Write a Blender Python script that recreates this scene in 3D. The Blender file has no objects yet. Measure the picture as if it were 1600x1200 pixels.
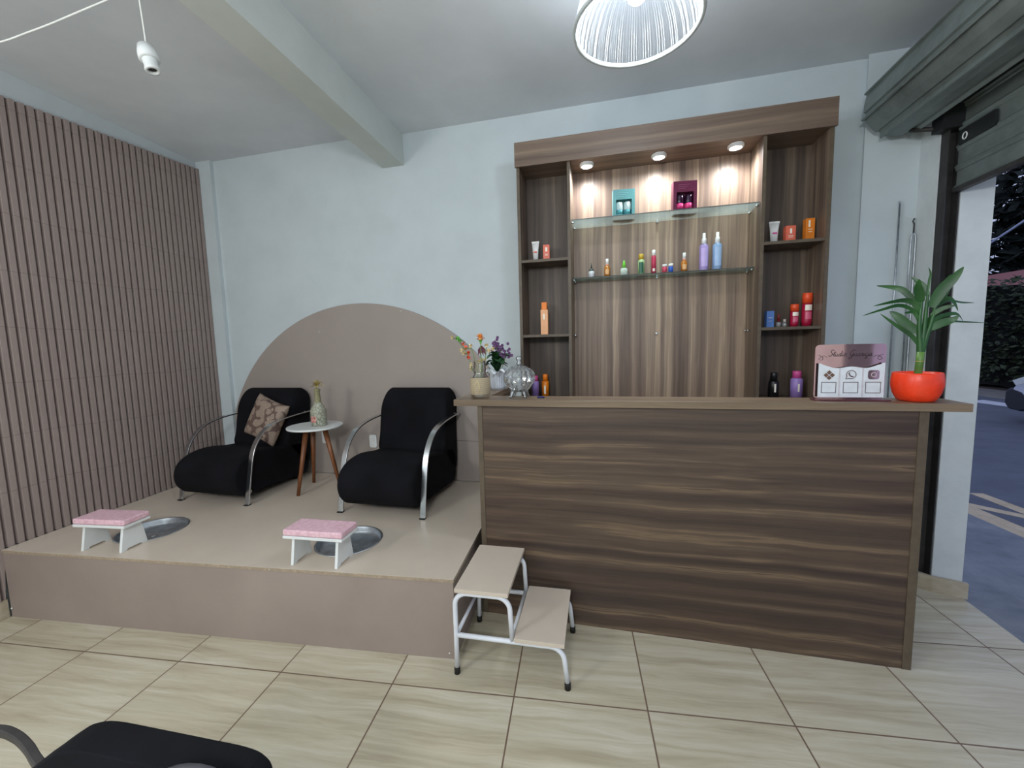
import bpy, bmesh, math, random
from mathutils import Vector, Matrix
random.seed(7)
PI = math.pi
D = bpy.data
COL = bpy.context.scene.collection
A = math.radians(-5.2)                       # the back wall is turned 5.2 degrees against the floor tiles
UX = Vector((math.cos(A), math.sin(A), 0)); NW = Vector((math.sin(A), -math.cos(A), 0)); M0 = Vector((0, 1.759, 0))
def R(u, w, z=0.0):
    """room frame: u along the back wall, w out of the wall, z up"""
    return M0 + UX * u + NW * w + Vector((0, 0, z))

# ------------------------------------------------------------------ materials
def srgb(c):
    return tuple(((v / 255) / 12.92 if v / 255 <= .04045 else ((v / 255 + .055) / 1.055) ** 2.4) for v in c[:3]) + (1,)
class NT:
    def __init__(s, name):
        s.m = D.materials.new(name); s.m.use_nodes = True; s.t = s.m.node_tree; s.t.nodes.clear()
        s.out = s.n('ShaderNodeOutputMaterial')
    def n(s, typ, **kw):
        nd = s.t.nodes.new(typ)
        for k, v in kw.items():
            if k.startswith('i_'):
                key = k[2:]; key = int(key) if key.isdigit() else key.replace('_', ' ')
                nd.inputs[key].default_value = v
            else: setattr(nd, k, v)
        return nd
    def l(s, a, b): s.t.links.new(a, b)
    def math(s, op, a, b=None, c=None):
        nd = s.n('ShaderNodeMath', operation=op)
        for i, v in enumerate((a, b, c)):
            if v is None: continue
            if isinstance(v, (int, float)): nd.inputs[i].default_value = v
            else: s.l(v, nd.inputs[i])
        return nd.outputs[0]
    def ramp(s, fac, stops):
        nd = s.n('ShaderNodeValToRGB'); e = nd.color_ramp.elements
        e[0].position, e[0].color = stops[0][0], srgb(stops[0][1]); e[1].position, e[1].color = stops[-1][0], srgb(stops[-1][1])
        for p, c in stops[1:-1]:
            x = e.new(p); x.color = srgb(c)
        s.l(fac, nd.inputs[0]); return nd.outputs[0]
    def mix(s, fac, a, b, bt='MIX'):
        nd = s.n('ShaderNodeMix', data_type='RGBA', blend_type=bt)
        for sock, v in ((nd.inputs[0], fac), (nd.inputs[6], a), (nd.inputs[7], b)):
            if hasattr(v, 'links'): s.l(v, sock)
            elif isinstance(v, (int, float)): sock.default_value = v
            else: sock.default_value = srgb(v)
        return nd.outputs[2]
    def coord(s, scale=(1, 1, 1), rot=(0, 0, 0)):
        tc = s.n('ShaderNodeTexCoord'); mp = s.n('ShaderNodeMapping'); mp.inputs['Scale'].default_value = scale; mp.inputs['Rotation'].default_value = rot
        s.l(tc.outputs['Object'], mp.inputs['Vector']); return mp.outputs[0]
    def noise(s, vec, scale=5, detail=4, rough=.5, dist=0):
        nd = s.n('ShaderNodeTexNoise'); nd.inputs['Scale'].default_value = scale; nd.inputs['Detail'].default_value = detail
        nd.inputs['Roughness'].default_value = rough; nd.inputs['Distortion'].default_value = dist
        if vec is not None: s.l(vec, nd.inputs['Vector'])
        return nd.outputs['Fac'], nd.outputs['Color']
    def bsdf(s, col, rough=.5, metal=0, spec=.5, bump=None, bstr=.2, bdist=.002, **kw):
        b = s.n('ShaderNodeBsdfPrincipled')
        if hasattr(col, 'links'): s.l(col, b.inputs['Base Color'])
        else: b.inputs['Base Color'].default_value = srgb(col)
        if hasattr(rough, 'links'): s.l(rough, b.inputs['Roughness'])
        else: b.inputs['Roughness'].default_value = rough
        b.inputs['Metallic'].default_value = metal; b.inputs['Specular IOR Level'].default_value = spec
        for k, v in kw.items(): b.inputs[k.replace('_', ' ')].default_value = v
        if bump is not None:
            bp = s.n('ShaderNodeBump'); bp.inputs['Strength'].default_value = bstr; bp.inputs['Distance'].default_value = bdist
            s.l(bump, bp.inputs['Height']); s.l(bp.outputs[0], b.inputs['Normal'])
        s.l(b.outputs[0], s.out.inputs[0]); return s.m

def plain(name, col, rough=.5, metal=0, var=.06, scale=12, bstr=0.05, **kw):
    t = NT(name); f, _ = t.noise(t.coord(), scale, 5, .6)
    d = tuple(max(0, c * (1 - var)) for c in col); l = tuple(min(255, c * (1 + var)) for c in col)
    return t.bsdf(t.ramp(f, [(.3, d), (.7, l)]), rough, metal, bump=f, bstr=bstr, **kw)

def wood(name, axis, cols, across=14, along=.7, rough=.45, wob=.10, fine=.5):
    """streaky laminate: grain runs along `axis`"""
    t = NT(name); sc = [across] * 3; sc['xyz'.index(axis)] = along
    c0 = t.coord()
    _, nc = t.noise(c0, 1.7, 2, .5)
    sub = t.n('ShaderNodeVectorMath', operation='SUBTRACT'); t.l(nc, sub.inputs[0]); sub.inputs[1].default_value = (.5, .5, .5)
    mul = t.n('ShaderNodeVectorMath', operation='MULTIPLY'); t.l(sub.outputs[0], mul.inputs[0])
    wv = [wob] * 3; wv['xyz'.index(axis)] = wob * 3; mul.inputs[1].default_value = wv
    add = t.n('ShaderNodeVectorMath', operation='ADD'); t.l(c0, add.inputs[0]); t.l(mul.outputs[0], add.inputs[1])
    mp = t.n('ShaderNodeMapping'); mp.inputs['Scale'].default_value = sc; t.l(add.outputs[0], mp.inputs[0])
    f1, _ = t.noise(mp.outputs[0], 1.0, 3, .55, .35)
    mp2 = t.n('ShaderNodeMapping'); mp2.inputs['Scale'].default_value = [v * 5 for v in sc]; t.l(add.outputs[0], mp2.inputs[0])
    f2, _ = t.noise(mp2.outputs[0], 1.0, 5, .65)
    fac = t.math('ADD', t.math('MULTIPLY', f1, 1 - fine * .45), t.math('MULTIPLY', f2, fine * .45))
    col = t.ramp(fac, cols)
    return t.bsdf(col, rough, bump=f2, bstr=.08)

M = {}
M['wall'] = plain('wall paint', (198, 208, 212), .75, var=.02, scale=3)
M['wall_l'] = plain('left wall paint', (196, 204, 208), .75, var=.02, scale=3)
def ceiling_mat():
    t = NT('ceiling plaster'); f, _ = t.noise(t.coord(), 1.6, 4, .6); g, _ = t.noise(t.coord(), 60, 4, .6)
    return t.bsdf(t.ramp(f, [(.3, (208, 213, 218)), (.7, (222, 227, 231))]), .85, bump=g, bstr=.12)
M['ceil'] = ceiling_mat()
M['beam'] = plain('beam paint', (202, 208, 204), .8, var=.02, scale=3)
def jamb_mat():
    t = NT('chipped jamb plaster'); c = t.coord(); f, _ = t.noise(c, 4, 6, .65); g, _ = t.noise(c, 9, 5, .7)
    sep = t.n('ShaderNodeSeparateXYZ'); t.l(c, sep.inputs[0])
    low = t.math('GREATER_THAN', t.math('SUBTRACT', g, t.math('MULTIPLY', sep.outputs[2], .35)), .60)
    base = t.ramp(f, [(.25, (196, 203, 206)), (.6, (214, 220, 222))])
    return t.bsdf(t.mix(low, base, (120, 116, 112)), .8, bump=f, bstr=.5, bdist=.006)
M['jamb'] = jamb_mat()

def floor_mat():
    t = NT('wood look floor tiles'); S = .57
    tc = t.n('ShaderNodeTexCoord'); sp = t.n('ShaderNodeSeparateXYZ'); t.l(tc.outputs['Object'], sp.inputs[0])
    x = t.math('DIVIDE', sp.outputs[0], S); y = t.math('DIVIDE', sp.outputs[1], S)
    def edge(v):
        f = t.math('FRACT', v); return t.math('MINIMUM', f, t.math('SUBTRACT', 1.0, f))
    e = t.math('MINIMUM', edge(x), edge(y)); grout = t.math('LESS_THAN', e, .0058)
    cb = t.n('ShaderNodeCombineXYZ'); t.l(t.math('FLOOR', x), cb.inputs[0]); t.l(t.math('FLOOR', y), cb.inputs[1])
    wn = t.n('ShaderNodeTexWhiteNoise'); t.l(cb.outputs[0], wn.inputs['Vector'])
    off = t.n('ShaderNodeVectorMath', operation='SCALE'); t.l(wn.outputs['Color'], off.inputs[0]); off.inputs['Scale'].default_value = 7
    add = t.n('ShaderNodeVectorMath', operation='ADD'); t.l(tc.outputs['Object'], add.inputs[0]); t.l(off.outputs[0], add.inputs[1])
    _, wc = t.noise(add.outputs[0], 3.5, 3, .5)
    ad2 = t.n('ShaderNodeVectorMath', operation='MULTIPLY_ADD'); t.l(wc, ad2.inputs[0]); ad2.inputs[1].default_value = (.12, .05, 0); t.l(add.outputs[0], ad2.inputs[2])
    mp = t.n('ShaderNodeMapping'); mp.inputs['Scale'].default_value = (1.5, 20, 1); mp.inputs['Rotation'].default_value = (0, 0, .04); t.l(ad2.outputs[0], mp.inputs[0])
    f, _ = t.noise(mp.outputs[0], 1, 6, .62, .5)
    col = t.ramp(f, [(.28, (170, 159, 136)), (.45, (189, 180, 157)), (.58, (199, 192, 171)), (.75, (214, 208, 192))])
    var = t.math('MULTIPLY_ADD', wn.outputs['Value'], .05, .0)
    col = t.mix(var, col, (150, 140, 122)); col = t.mix(grout, col, (112, 92, 76))
    rough = t.math('MULTIPLY_ADD', grout, .45, .27)
    h = t.math('MULTIPLY', grout, -1.0)
    return t.bsdf(col, rough, bump=h, bstr=.3)
M['floor'] = floor_mat()
M['base_tile'] = wood('baseboard tile', 'x', [(.3, (160, 146, 124)), (.7, (205, 196, 176))], 10, 1.5, .35)

WAL = [(.30, (54, 42, 37)), (.42, (72, 56, 48)), (.50, (86, 69, 58)), (.57, (100, 82, 67)), (.63, (128, 106, 84)), (.66, (84, 68, 56)), (.76, (104, 86, 70))]
WAL = [(p_, tuple(v * .9 for v in c_)) for p_, c_ in WAL]
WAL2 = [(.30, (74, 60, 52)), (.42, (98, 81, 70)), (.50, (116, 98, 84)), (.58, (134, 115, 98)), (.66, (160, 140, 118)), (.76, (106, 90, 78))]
WAL4 = [(p_, tuple(v * 1.14 for v in c_)) for p_, c_ in WAL2]  # walnut lightened to carry the downlight wash in the centre bay
WAL3 = [(p_, tuple(v * .74 for v in c_)) for p_, c_ in WAL2]  # walnut darkened to carry the shade of the side bays
M['walnut_h'] = wood('dark walnut laminate, level grain', 'x', WAL, 17, .30, .42, .045, .6)
M['walnut_v'] = wood('walnut laminate, upright grain', 'z', WAL2, 17, .28, .45, .03, .6)
M['walnut_c'] = wood('walnut laminate, lit bay', 'z', WAL4, 17, .26, .45, .03, .6)  # lit copy of the walnut: downlight brightness is put into its colour
M['walnut_f'] = wood('walnut laminate fascia', 'x', [(p_, tuple(v * .55 + m_ * .45 for v, m_ in zip(c_, (114, 96, 83)))) for p_, c_ in WAL2], 22, .4, .45, .03, .6)
M['walnut_top'] = wood('walnut laminate top', 'x', [(.3, (96, 80, 64)), (.5, (120, 102, 82)), (.7, (142, 122, 98))], 14, .6, .4, .05)
M['walnut_top_y'] = wood('walnut laminate return top', 'y', [(.3, (96, 80, 64)), (.5, (120, 102, 82)), (.7, (142, 122, 98))], 14, .6, .4, .05)
M['edge'] = plain('brown edge banding', (90, 78, 63), .5, var=.08, scale=30)
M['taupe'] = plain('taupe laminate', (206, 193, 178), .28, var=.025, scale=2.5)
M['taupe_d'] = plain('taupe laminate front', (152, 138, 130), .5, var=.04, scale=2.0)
M['disc'] = plain('taupe painted board', (160, 149, 142), .6, var=.02, scale=2)
M['board_edge'] = plain('raw board edge', (160, 144, 124), .7, var=.1, scale=60)
def slat_mat():
    t = NT('taupe slatted board'); c = t.coord(); sp = t.n('ShaderNodeSeparateXYZ'); t.l(c, sp.inputs[0])
    w, _ = t.noise(c, 1.1, 2); zz = t.math('DIVIDE', t.math('ADD', t.math('SUBTRACT', sp.outputs[2], .46), t.math('MULTIPLY', w, .12)), .331)
    fr = t.math('FRACT', zz); line = t.math('LESS_THAN', fr, .012)
    f, _ = t.noise(c, 30, 5, .7); g, _ = t.noise(c, 2.2, 3)
    col = t.mix(g, (164, 149, 144), (151, 137, 132)); col = t.mix(t.math('MULTIPLY', f, .25), col, (120, 104, 100))
    col = t.mix(t.math('MULTIPLY', line, .38), col, (90, 76, 73))
    return t.bsdf(col, .75, bump=f, bstr=.15)
M['slat'] = slat_mat()
M['groove'] = plain('slat groove', (112, 98, 96), .85)
def fabric(name, col, rough=.95, scale=300):
    t = NT(name); f, _ = t.noise(t.coord(), scale, 2, .6); g, _ = t.noise(t.coord(), 5, 3)
    d = tuple(c * .8 for c in col); l = tuple(c * 1.25 for c in col)
    m = t.bsdf(t.ramp(g, [(.3, d), (.7, l)]), rough, spec=.15, bump=f, bstr=.3, bdist=.001)
    return m
M['black_fabric'] = fabric('black suede fabric', (19, 19, 23))
M['grey_fabric'] = fabric('grey fabric', (104, 104, 110), .85)
M['chrome'] = plain('brushed chrome', (205, 208, 210), .24, 1, var=.03, scale=40)
M['gal'] = plain('galvanised steel', (184, 190, 196), .42, 1, var=.12, scale=18)
M['blk'] = plain('black rubber', (18, 18, 18), .6)
M['white_paint'] = plain('white lacquer', (226, 230, 230), .35, var=.015)
M['white_met'] = plain('white enamelled tube', (226, 230, 238), .3, var=.015)
M['oak'] = wood('brown turned wood', 'z', [(.3, (92, 52, 30)), (.7, (142, 88, 50))], 30, 2, .45)
M['pink'] = None
def pink():
    t = NT('pink glitter vinyl'); v = t.n('ShaderNodeTexVoronoi'); v.inputs['Scale'].default_value = 45; t.l(t.coord(), v.inputs['Vector'])
    f = t.ramp(v.outputs['Distance'], [(.0, (240, 204, 214)), (.8, (220, 176, 190))])
    return t.bsdf(f, .3, bump=v.outputs['Distance'], bstr=.3)
M['pink'] = pink()
def damask():
    t = NT('damask brocade'); c = t.coord(); _, nc = t.noise(c, 22, 3, .6)
    ad = t.n('ShaderNodeVectorMath', operation='MULTIPLY_ADD'); t.l(nc, ad.inputs[0]); ad.inputs[1].default_value = (.03, .03, .03); t.l(c, ad.inputs[2])
    v = t.n('ShaderNodeTexVoronoi', feature='F1'); v.inputs['Scale'].default_value = 19; t.l(ad.outputs[0], v.inputs['Vector'])
    w = t.math('SINE', t.math('MULTIPLY', v.outputs['Distance'], 30))
    fl = t.math('LESS_THAN', v.outputs['Distance'], .58)
    f2, _ = t.noise(c, 90, 3)
    m1 = t.mix(t.math('MULTIPLY_ADD', w, .25, .3), (150, 132, 118), (104, 86, 78))
    col = t.mix(fl, (70, 46, 44), m1); col = t.mix(t.math('MULTIPLY', f2, .25), col, (190, 170, 150))
    return t.bsdf(col, .6, bump=w, bstr=.15)
M['damask'] = damask()
def glass(name, col=(235, 245, 242), diff=.06, gl=.12, rough=.03, bump=None):
    """thin glass that lets light through: transparent + a fresnel gloss + a little haze"""
    t = NT(name); tr = t.n('ShaderNodeBsdfTransparent'); tr.inputs[0].default_value = srgb(col)
    g = t.n('ShaderNodeBsdfGlossy'); g.inputs['Roughness'].default_value = rough
    d = t.n('ShaderNodeBsdfTranslucent' if 'shelf' in name else 'ShaderNodeBsdfDiffuse'); d.inputs[0].default_value = srgb(col)
    fr = t.n('ShaderNodeFresnel'); fr.inputs[0].default_value = 1.5
    if bump:
        v = t.n('ShaderNodeTexVoronoi'); v.inputs['Scale'].default_value = bump; t.l(t.coord(), v.inputs['Vector'])
        bp = t.n('ShaderNodeBump'); bp.inputs['Strength'].default_value = 1; bp.inputs['Distance'].default_value = .006
        t.l(v.outputs['Distance'], bp.inputs['Height']); t.l(bp.outputs[0], g.inputs['Normal']); t.l(bp.outputs[0], fr.inputs['Normal'])
    m1 = t.n('ShaderNodeMixShader'); m1.inputs[0].default_value = diff; t.l(tr.outputs[0], m1.inputs[1]); t.l(d.outputs[0], m1.inputs[2])
    m2 = t.n('ShaderNodeMixShader'); t.l(t.math('MULTIPLY_ADD', fr.outputs[0], 1 - gl, gl), m2.inputs[0])
    t.l(m1.outputs[0], m2.inputs[1]); t.l(g.outputs[0], m2.inputs[2]); t.l(m2.outputs[0], t.out.inputs[0]); return t.m
M['shelf_glass'] = glass('clear shelf glass', (224, 234, 230), .17, .05)
M['jar_glass'] = glass('jar glass', (236, 236, 228), .05, .12)
M['crystal'] = glass('cut crystal', (246, 249, 252), .10, .20, .04)
M['clear_plastic'] = glass('clear plastic', (240, 240, 240), .2, .1)
M['soft'] = {}
def P(col, rough=.4, name=None, **kw):
    k = (tuple(col), rough, tuple(kw.items()))
    if k not in M['soft']:
        M['soft'][k] = plain(name or 'plastic %d %d %d' % tuple(col), col, rough, var=.04, scale=25, bstr=.02, **kw)
    return M['soft'][k]
def liquid(name, col):
    return plain(name, col, .15, var=.08, scale=30, Transmission_Weight=.25)
M['rose_mirror'] = plain('rose gold mirror acrylic', (205, 165, 165), .06, 1, var=.01)
def metal_shutter():
    t = NT('dull painted shutter steel'); c = t.coord((1, 1, 1)); f, _ = t.noise(c, 2.5, 5, .65); g, _ = t.noise(t.coord((2, 2, 9)), 5, 4, .7)
    col = t.ramp(f, [(.3, (104, 112, 110)), (.55, (136, 147, 144)), (.8, (118, 130, 127))]); col = t.mix(t.math('MULTIPLY', g, .35), col, (80, 84, 84))
    return t.bsdf(col, .5, .35, bump=g, bstr=.05)
M['shutter'] = metal_shutter()
M['dark_steel'] = plain('dark steel rail', (62, 60, 60), .55, .4, var=.15)
M['shade'] = None
def shade():
    t = NT('prismatic clear acrylic'); tr = t.n('ShaderNodeBsdfTransparent'); tr.inputs[0].default_value = (.93, .96, 1, 1)
    tl = t.n('ShaderNodeBsdfTranslucent'); tl.inputs[0].default_value = (.85, .9, .95, 1)
    df = t.n('ShaderNodeBsdfDiffuse'); df.inputs[0].default_value = (.75, .8, .85, 1)
    gl = t.n('ShaderNodeBsdfGlossy'); gl.inputs['Roughness'].default_value = .3
    a = t.n('ShaderNodeMixShader'); a.inputs[0].default_value = .35; t.l(tl.outputs[0], a.inputs[1]); t.l(df.outputs[0], a.inputs[2])
    b = t.n('ShaderNodeMixShader'); b.inputs[0].default_value = .30; t.l(a.outputs[0], b.inputs[1]); t.l(gl.outputs[0], b.inputs[2])
    sp = t.n('ShaderNodeSeparateXYZ'); t.l(t.coord(), sp.inputs[0]); an = t.math('ARCTAN2', sp.outputs[1], sp.outputs[0])
    st = t.math('MULTIPLY_ADD', t.math('SINE', t.math('MULTIPLY', an, 120.0)), .11, .15)
    c = t.n('ShaderNodeMixShader'); t.l(st, c.inputs[0]); t.l(tr.outputs[0], c.inputs[1]); t.l(b.outputs[0], c.inputs[2])
    t.l(c.outputs[0], t.out.inputs[0]); return t.m
M['shade'] = shade()
def emit(name, col, s):
    t = NT(name); e = t.n('ShaderNodeEmission'); e.inputs[0].default_value = srgb(col); e.inputs[1].default_value = s; t.l(e.outputs[0], t.out.inputs[0]); return t.m
M['bulb'] = emit('lit lamp glass', (235, 245, 255), 14)
M['led'] = emit('lit downlight lens', (235, 245, 255), 22)
def leafm(name, a, b, rough=.4):
    t = NT(name); f, _ = t.noise(t.coord(), 9, 3); m = t.bsdf(t.ramp(f, [(.3, a), (.7, b)]), rough); return m
M['leaf'] = leafm('bamboo leaf', (24, 62, 30), (46, 98, 40))
M['leaf_d'] = leafm('dark leaf', (26, 58, 34), (52, 92, 54))
M['stem'] = leafm('green stem', (74, 112, 50), (112, 150, 72))
M['hedge'] = leafm('hedge leaves', (28, 38, 24), (66, 78, 46), .7)
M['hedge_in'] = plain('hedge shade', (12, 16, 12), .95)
M['tree_leaf'] = leafm('tree leaves', (16, 24, 22), (34, 46, 38), .8)
M['bark'] = plain('bark', (60, 52, 46), .9, var=.2)

# ------------------------------------------------------------------ mesh helpers
class MB:
    def __init__(s): s.v = []; s.f = []; s.mi = []; s.sm = []
    def add(s, vs, fs, mi=0, sm=False):
        o = len(s.v); s.v += [tuple(v) for v in vs]
        for f in fs: s.f.append([i + o for i in f]); s.mi.append(mi); s.sm.append(sm)
        return s
    def box(s, a, b, mi=0):
        x0, y0, z0 = a; x1, y1, z1 = b
        x0, x1 = min(x0, x1), max(x0, x1); y0, y1 = min(y0, y1), max(y0, y1); z0, z1 = min(z0, z1), max(z0, z1)
        vs = [(x0, y0, z0), (x1, y0, z0), (x1, y1, z0), (x0, y1, z0), (x0, y0, z1), (x1, y0, z1), (x1, y1, z1), (x0, y1, z1)]
        return s.add(vs, [(0, 3, 2, 1), (4, 5, 6, 7), (0, 1, 5, 4), (1, 2, 6, 5), (2, 3, 7, 6), (3, 0, 4, 7)], mi)
    def prism(s, pts, z0, z1, mi=0, fn=None, sm=False):
        """polygon pts (x,y) between z0 and z1; fn remaps (x,y,z)"""
        fn = fn or (lambda x, y, z: (x, y, z)); n = len(pts)
        vs = [fn(x, y, z0) for x, y in pts] + [fn(x, y, z1) for x, y in pts]
        s.add(vs, [list(range(n))[::-1], [n + i for i in range(n)]], mi)
        return s.add(vs, [(i, (i + 1) % n, n + (i + 1) % n, n + i) for i in range(n)], mi, sm)
    def loft(s, rings, seg=32, mi=0, c=(0, 0, 0), cap=True, a0=0, a1=2 * PI, sm=True):
        """rings: (z, rx, ry, power); stacked superellipses"""
        full = abs(a1 - a0 - 2 * PI) < 1e-6; n = seg if full else seg + 1; vs = []
        for r in rings:
            z, rx = r[0], r[1]; ry = r[2] if len(r) > 2 else rx; p = r[3] if len(r) > 3 else 2
            for i in range(n):
                t = a0 + (a1 - a0) * i / seg; ct, st = math.cos(t), math.sin(t)
                vs.append((c[0] + rx * math.copysign(abs(ct) ** (2 / p), ct), c[1] + ry * math.copysign(abs(st) ** (2 / p), st), c[2] + z))
        fs = []
        for k in range(len(rings) - 1):
            for i in range(n if full else n - 1):
                j = (i + 1) % n; fs.append((k * n + i, k * n + j, (k + 1) * n + j, (k + 1) * n + i))
        s.add(vs, fs, mi, sm)
        if cap and full:
            o = len(vs) - n
            s.add(vs[:n], [list(range(n))[::-1]], mi); s.add(vs[o:], [list(range(n))], mi)
        return s
    def tube(s, pts, r, seg=10, mi=0, cap=True, flat=None, up=None):
        """round (or flat = (half width, half thickness)) bar along a path"""
        P_ = [Vector(p) for p in pts]; n = len(P_); vs = []; prev = None
        for i, p in enumerate(P_):
            t = (P_[min(i + 1, n - 1)] - P_[max(i - 1, 0)]).normalized()
            if up is not None: side = Vector(up).normalized()
            else:
                if prev is None:
                    side = t.orthogonal().normalized()
                else: side = (prev - t * prev.dot(t)).normalized()
            prev = side; nn = t.cross(side).normalized()
            rr = r[i] if isinstance(r, (list, tuple)) else r
            if flat:
                a, b = flat
                for x, y in ((-a, -b), (a, -b), (a, b), (-a, b)): vs.append(p + side * x + nn * y)
            else:
                for k in range(seg):
                    q = 2 * PI * k / seg; vs.append(p + (side * math.cos(q) + nn * math.sin(q)) * rr)
        m = 4 if flat else seg; fs = []
        for i in range(n - 1):
            for k in range(m): fs.append((i * m + k, i * m + (k + 1) % m, (i + 1) * m + (k + 1) % m, (i + 1) * m + k))
        s.add(vs, fs, mi, not flat)
        if cap: s.add(vs[:m], [list(range(m))[::-1]], mi); s.add(vs[-m:], [list(range(m))], mi)
        return s
    def ball(s, c, r, seg=12, mi=0, sc=(1, 1, 1)):
        n = max(4, seg // 2); rg = []
        for i in range(n + 1):
            t = PI * i / n; rg.append((-math.cos(t) * r * sc[2], max(1e-5, math.sin(t) * r * sc[0]), max(1e-5, math.sin(t) * r * sc[1])))
        return s.loft(rg, seg, mi, c, cap=False)
    def ribbon(s, pts, width, side, mi=0, fold=.15, prof=None):
        """leaf blade along a path"""
        P_ = [Vector(p) for p in pts]; side = Vector(side).normalized(); n = len(P_); vs = []
        for i, p in enumerate(P_):
            t = (P_[min(i + 1, n - 1)] - P_[max(i - 1, 0)]).normalized(); sd = (side - t * side.dot(t)).normalized(); nn = t.cross(sd)
            q = i / (n - 1); w = width * (prof(q) if prof else max(.02, math.sin(PI * min(1, q * .92 + .08)) ** .8)) / 2
            vs += [p + sd * w + nn * w * fold, p, p - sd * w + nn * w * fold]
        fs = []
        for i in range(n - 1):
            for k in (0, 1): fs.append((i * 3 + k, i * 3 + k + 1, (i + 1) * 3 + k + 1, (i + 1) * 3 + k))
        return s.add(vs, fs, mi, True)
    def build(s, name, mats, parent=None, loc=(0, 0, 0), rotz=0, bevel=0, seg=2, fix=True):
        me = D.meshes.new(name); me.from_pydata(s.v, [], s.f)
        if not isinstance(mats, (list, tuple)): mats = [mats]
        for m in mats: me.materials.append(m)
        for p, mi, sm in zip(me.polygons, s.mi, s.sm): p.material_index = mi; p.use_smooth = sm
        me.update()
        bm = bmesh.new(); bm.from_mesh(me)
        bmesh.ops.remove_doubles(bm, verts=bm.verts, dist=1e-6)
        if fix: bmesh.ops.recalc_face_normals(bm, faces=bm.faces)
        bm.to_mesh(me); bm.free()
        o = D.objects.new(name, me); COL.objects.link(o); o.location = loc; o.rotation_euler = (0, 0, rotz)
        if parent is not None: o.parent = parent
        if bevel:
            b = o.modifiers.new('bevel', 'BEVEL'); b.width = bevel; b.segments = seg; b.limit_method = 'ANGLE'; b.angle_limit = .7
        return o
def spline(pts, n=8):
    P_ = [Vector(p) for p in pts]; out = []
    for i in range(len(P_) - 1):
        a, b, c, d = P_[max(i - 1, 0)], P_[i], P_[i + 1], P_[min(i + 2, len(P_) - 1)]
        for k in range(n):
            t = k / n; out.append(.5 * ((2 * b) + (c - a) * t + (2 * a - 5 * b + 4 * c - d) * t * t + (-a + 3 * b - 3 * c + d) * t ** 3))
    out.append(P_[-1]); return out
def tag(o, label=None, cat=None, group=None, kind=None):
    if label: o['label'] = label
    if cat: o['category'] = cat
    if group: o['group'] = group
    if kind: o['kind'] = kind
    return o
def thing(name, label, cat, loc, rotz=0, group=None):
    o = D.objects.new(name, None); COL.objects.link(o); o.empty_display_size = .05
    o.location = loc; o.rotation_euler = (0, 0, rotz); return tag(o, label, cat, group)
def wthing(name, label, cat, u, w, z, group=None, rot=0): return thing(name, label, cat, R(u, w, z), A + rot, group)
def copy_tree(o, parent=None):
    c = o.copy(); COL.objects.link(c)
    if parent is not None: c.parent = parent
    for ch in list(o.children): copy_tree(ch, c)
    return c
def struct(o, label=None, cat='room'): return tag(o, label, cat, kind='structure')
def planwall(name, pts, z0, z1, mat, label, cat='wall', frame=True):
    q = [tuple(R(u, w)[:2]) for u, w in pts] if frame else pts
    return struct(MB().prism(q, z0, z1).build(name, mat), label, cat)

# ------------------------------------------------------------------ the room
fl = [(-1.0, -4.6), (4.2, -4.6)] + [tuple(R(4.845, w)[:2]) for w in (5.9, -.15)] + [(-1.0, 2.0)]
fl[1] = tuple(R(4.845, 5.9)[:2]); fl = [(-1.0, -4.6), tuple(R(4.845, 6.0)[:2]), tuple(R(4.845, -.2)[:2]), (-1.0, 2.05)]
struct(MB().prism(fl, -.05, 0).build('floor', M['floor']), 'cream wood-look square floor tiles with brown grout', 'floor')
cb = MB(); cb.prism([(-1.0, -4.6), (1.13, -4.6), (1.13, 2.05), (-1.0, 2.05)], 3.262, 3.34)
cb.prism([(1.13, -4.6), tuple(R(4.845, 6.0)[:2]), tuple(R(4.845, -.2)[:2]), (1.13, 2.05)], 3.238, 3.34)
struct(cb.build('ceiling', M['ceil']), 'rough grey white plaster ceiling', 'ceiling')
planwall('wall_back', [(-1.0, 0), (4.66, 0), (4.66, -.15), (-1.0, -.15)], 0, 3.34, M['wall'], 'pale blue white painted back wall')
planwall('wall_left', [(-1.0, -4.6), (-.825, -4.6), (-.825, 1.84), (-1.0, 1.84)], 0, 3.34, M['wall_l'], 'white painted left wall behind the slatted panel', frame=False)
wr = MB()
wr.prism([tuple(R(*p)[:2]) for p in [(4.65, -.18), (4.65, .2), (4.725, .2), (4.725, .266), (4.845, .312), (4.845, -.18)]], 0, 3.3)
wr.prism([tuple(R(*p)[:2]) for p in [(4.725, .312), (4.845, .312), (4.845, 2.55), (4.725, 2.55)]], 2.62, 3.3)
wr.prism([tuple(R(*p)[:2]) for p in [(4.65, 2.55), (4.845, 2.55), (4.845, 6.0), (4.65, 6.0)]], 0, 3.3)
struct(wr.build('wall_right', M['jamb']), 'chipped white plaster wall and jamb of the street opening', 'wall')
planwall('wall_front', [(-1.0, -4.75), (5.0, -4.75), (5.0, -4.55), (-1.0, -4.55)], 0, 3.34, M['wall'], 'white wall behind the viewer', frame=False)
k = .047
bx0, bx1 = 1.036 + .03 * k, 1.222 + .03 * k
struct(MB().prism([(bx0, 1.69), (bx1, 1.675), (bx1 - k * 6.2, -4.54), (bx0 - k * 6.2, -4.54)], 2.998, 3.262).build('trim_1', M['beam']), 'white ceiling beam running towards the back wall', 'beam')
planwall('trim_2', [(-.84, 0), (-.665, 0), (-.665, .035), (-.84, .035)], 0, 3.262, M['wall'], 'narrow white corner pilaster beside the slatted panel', 'pilaster')
planwall('trim_3', [(4.385, 0), (4.65, 0), (4.65, .045), (4.36, .045)], 0, 3.238, M['wall'], 'white corner pilaster between shelving unit and street opening', 'pilaster')
bb = MB(); f_ = lambda u, w: tuple(R(u, w)[:2])
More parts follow.
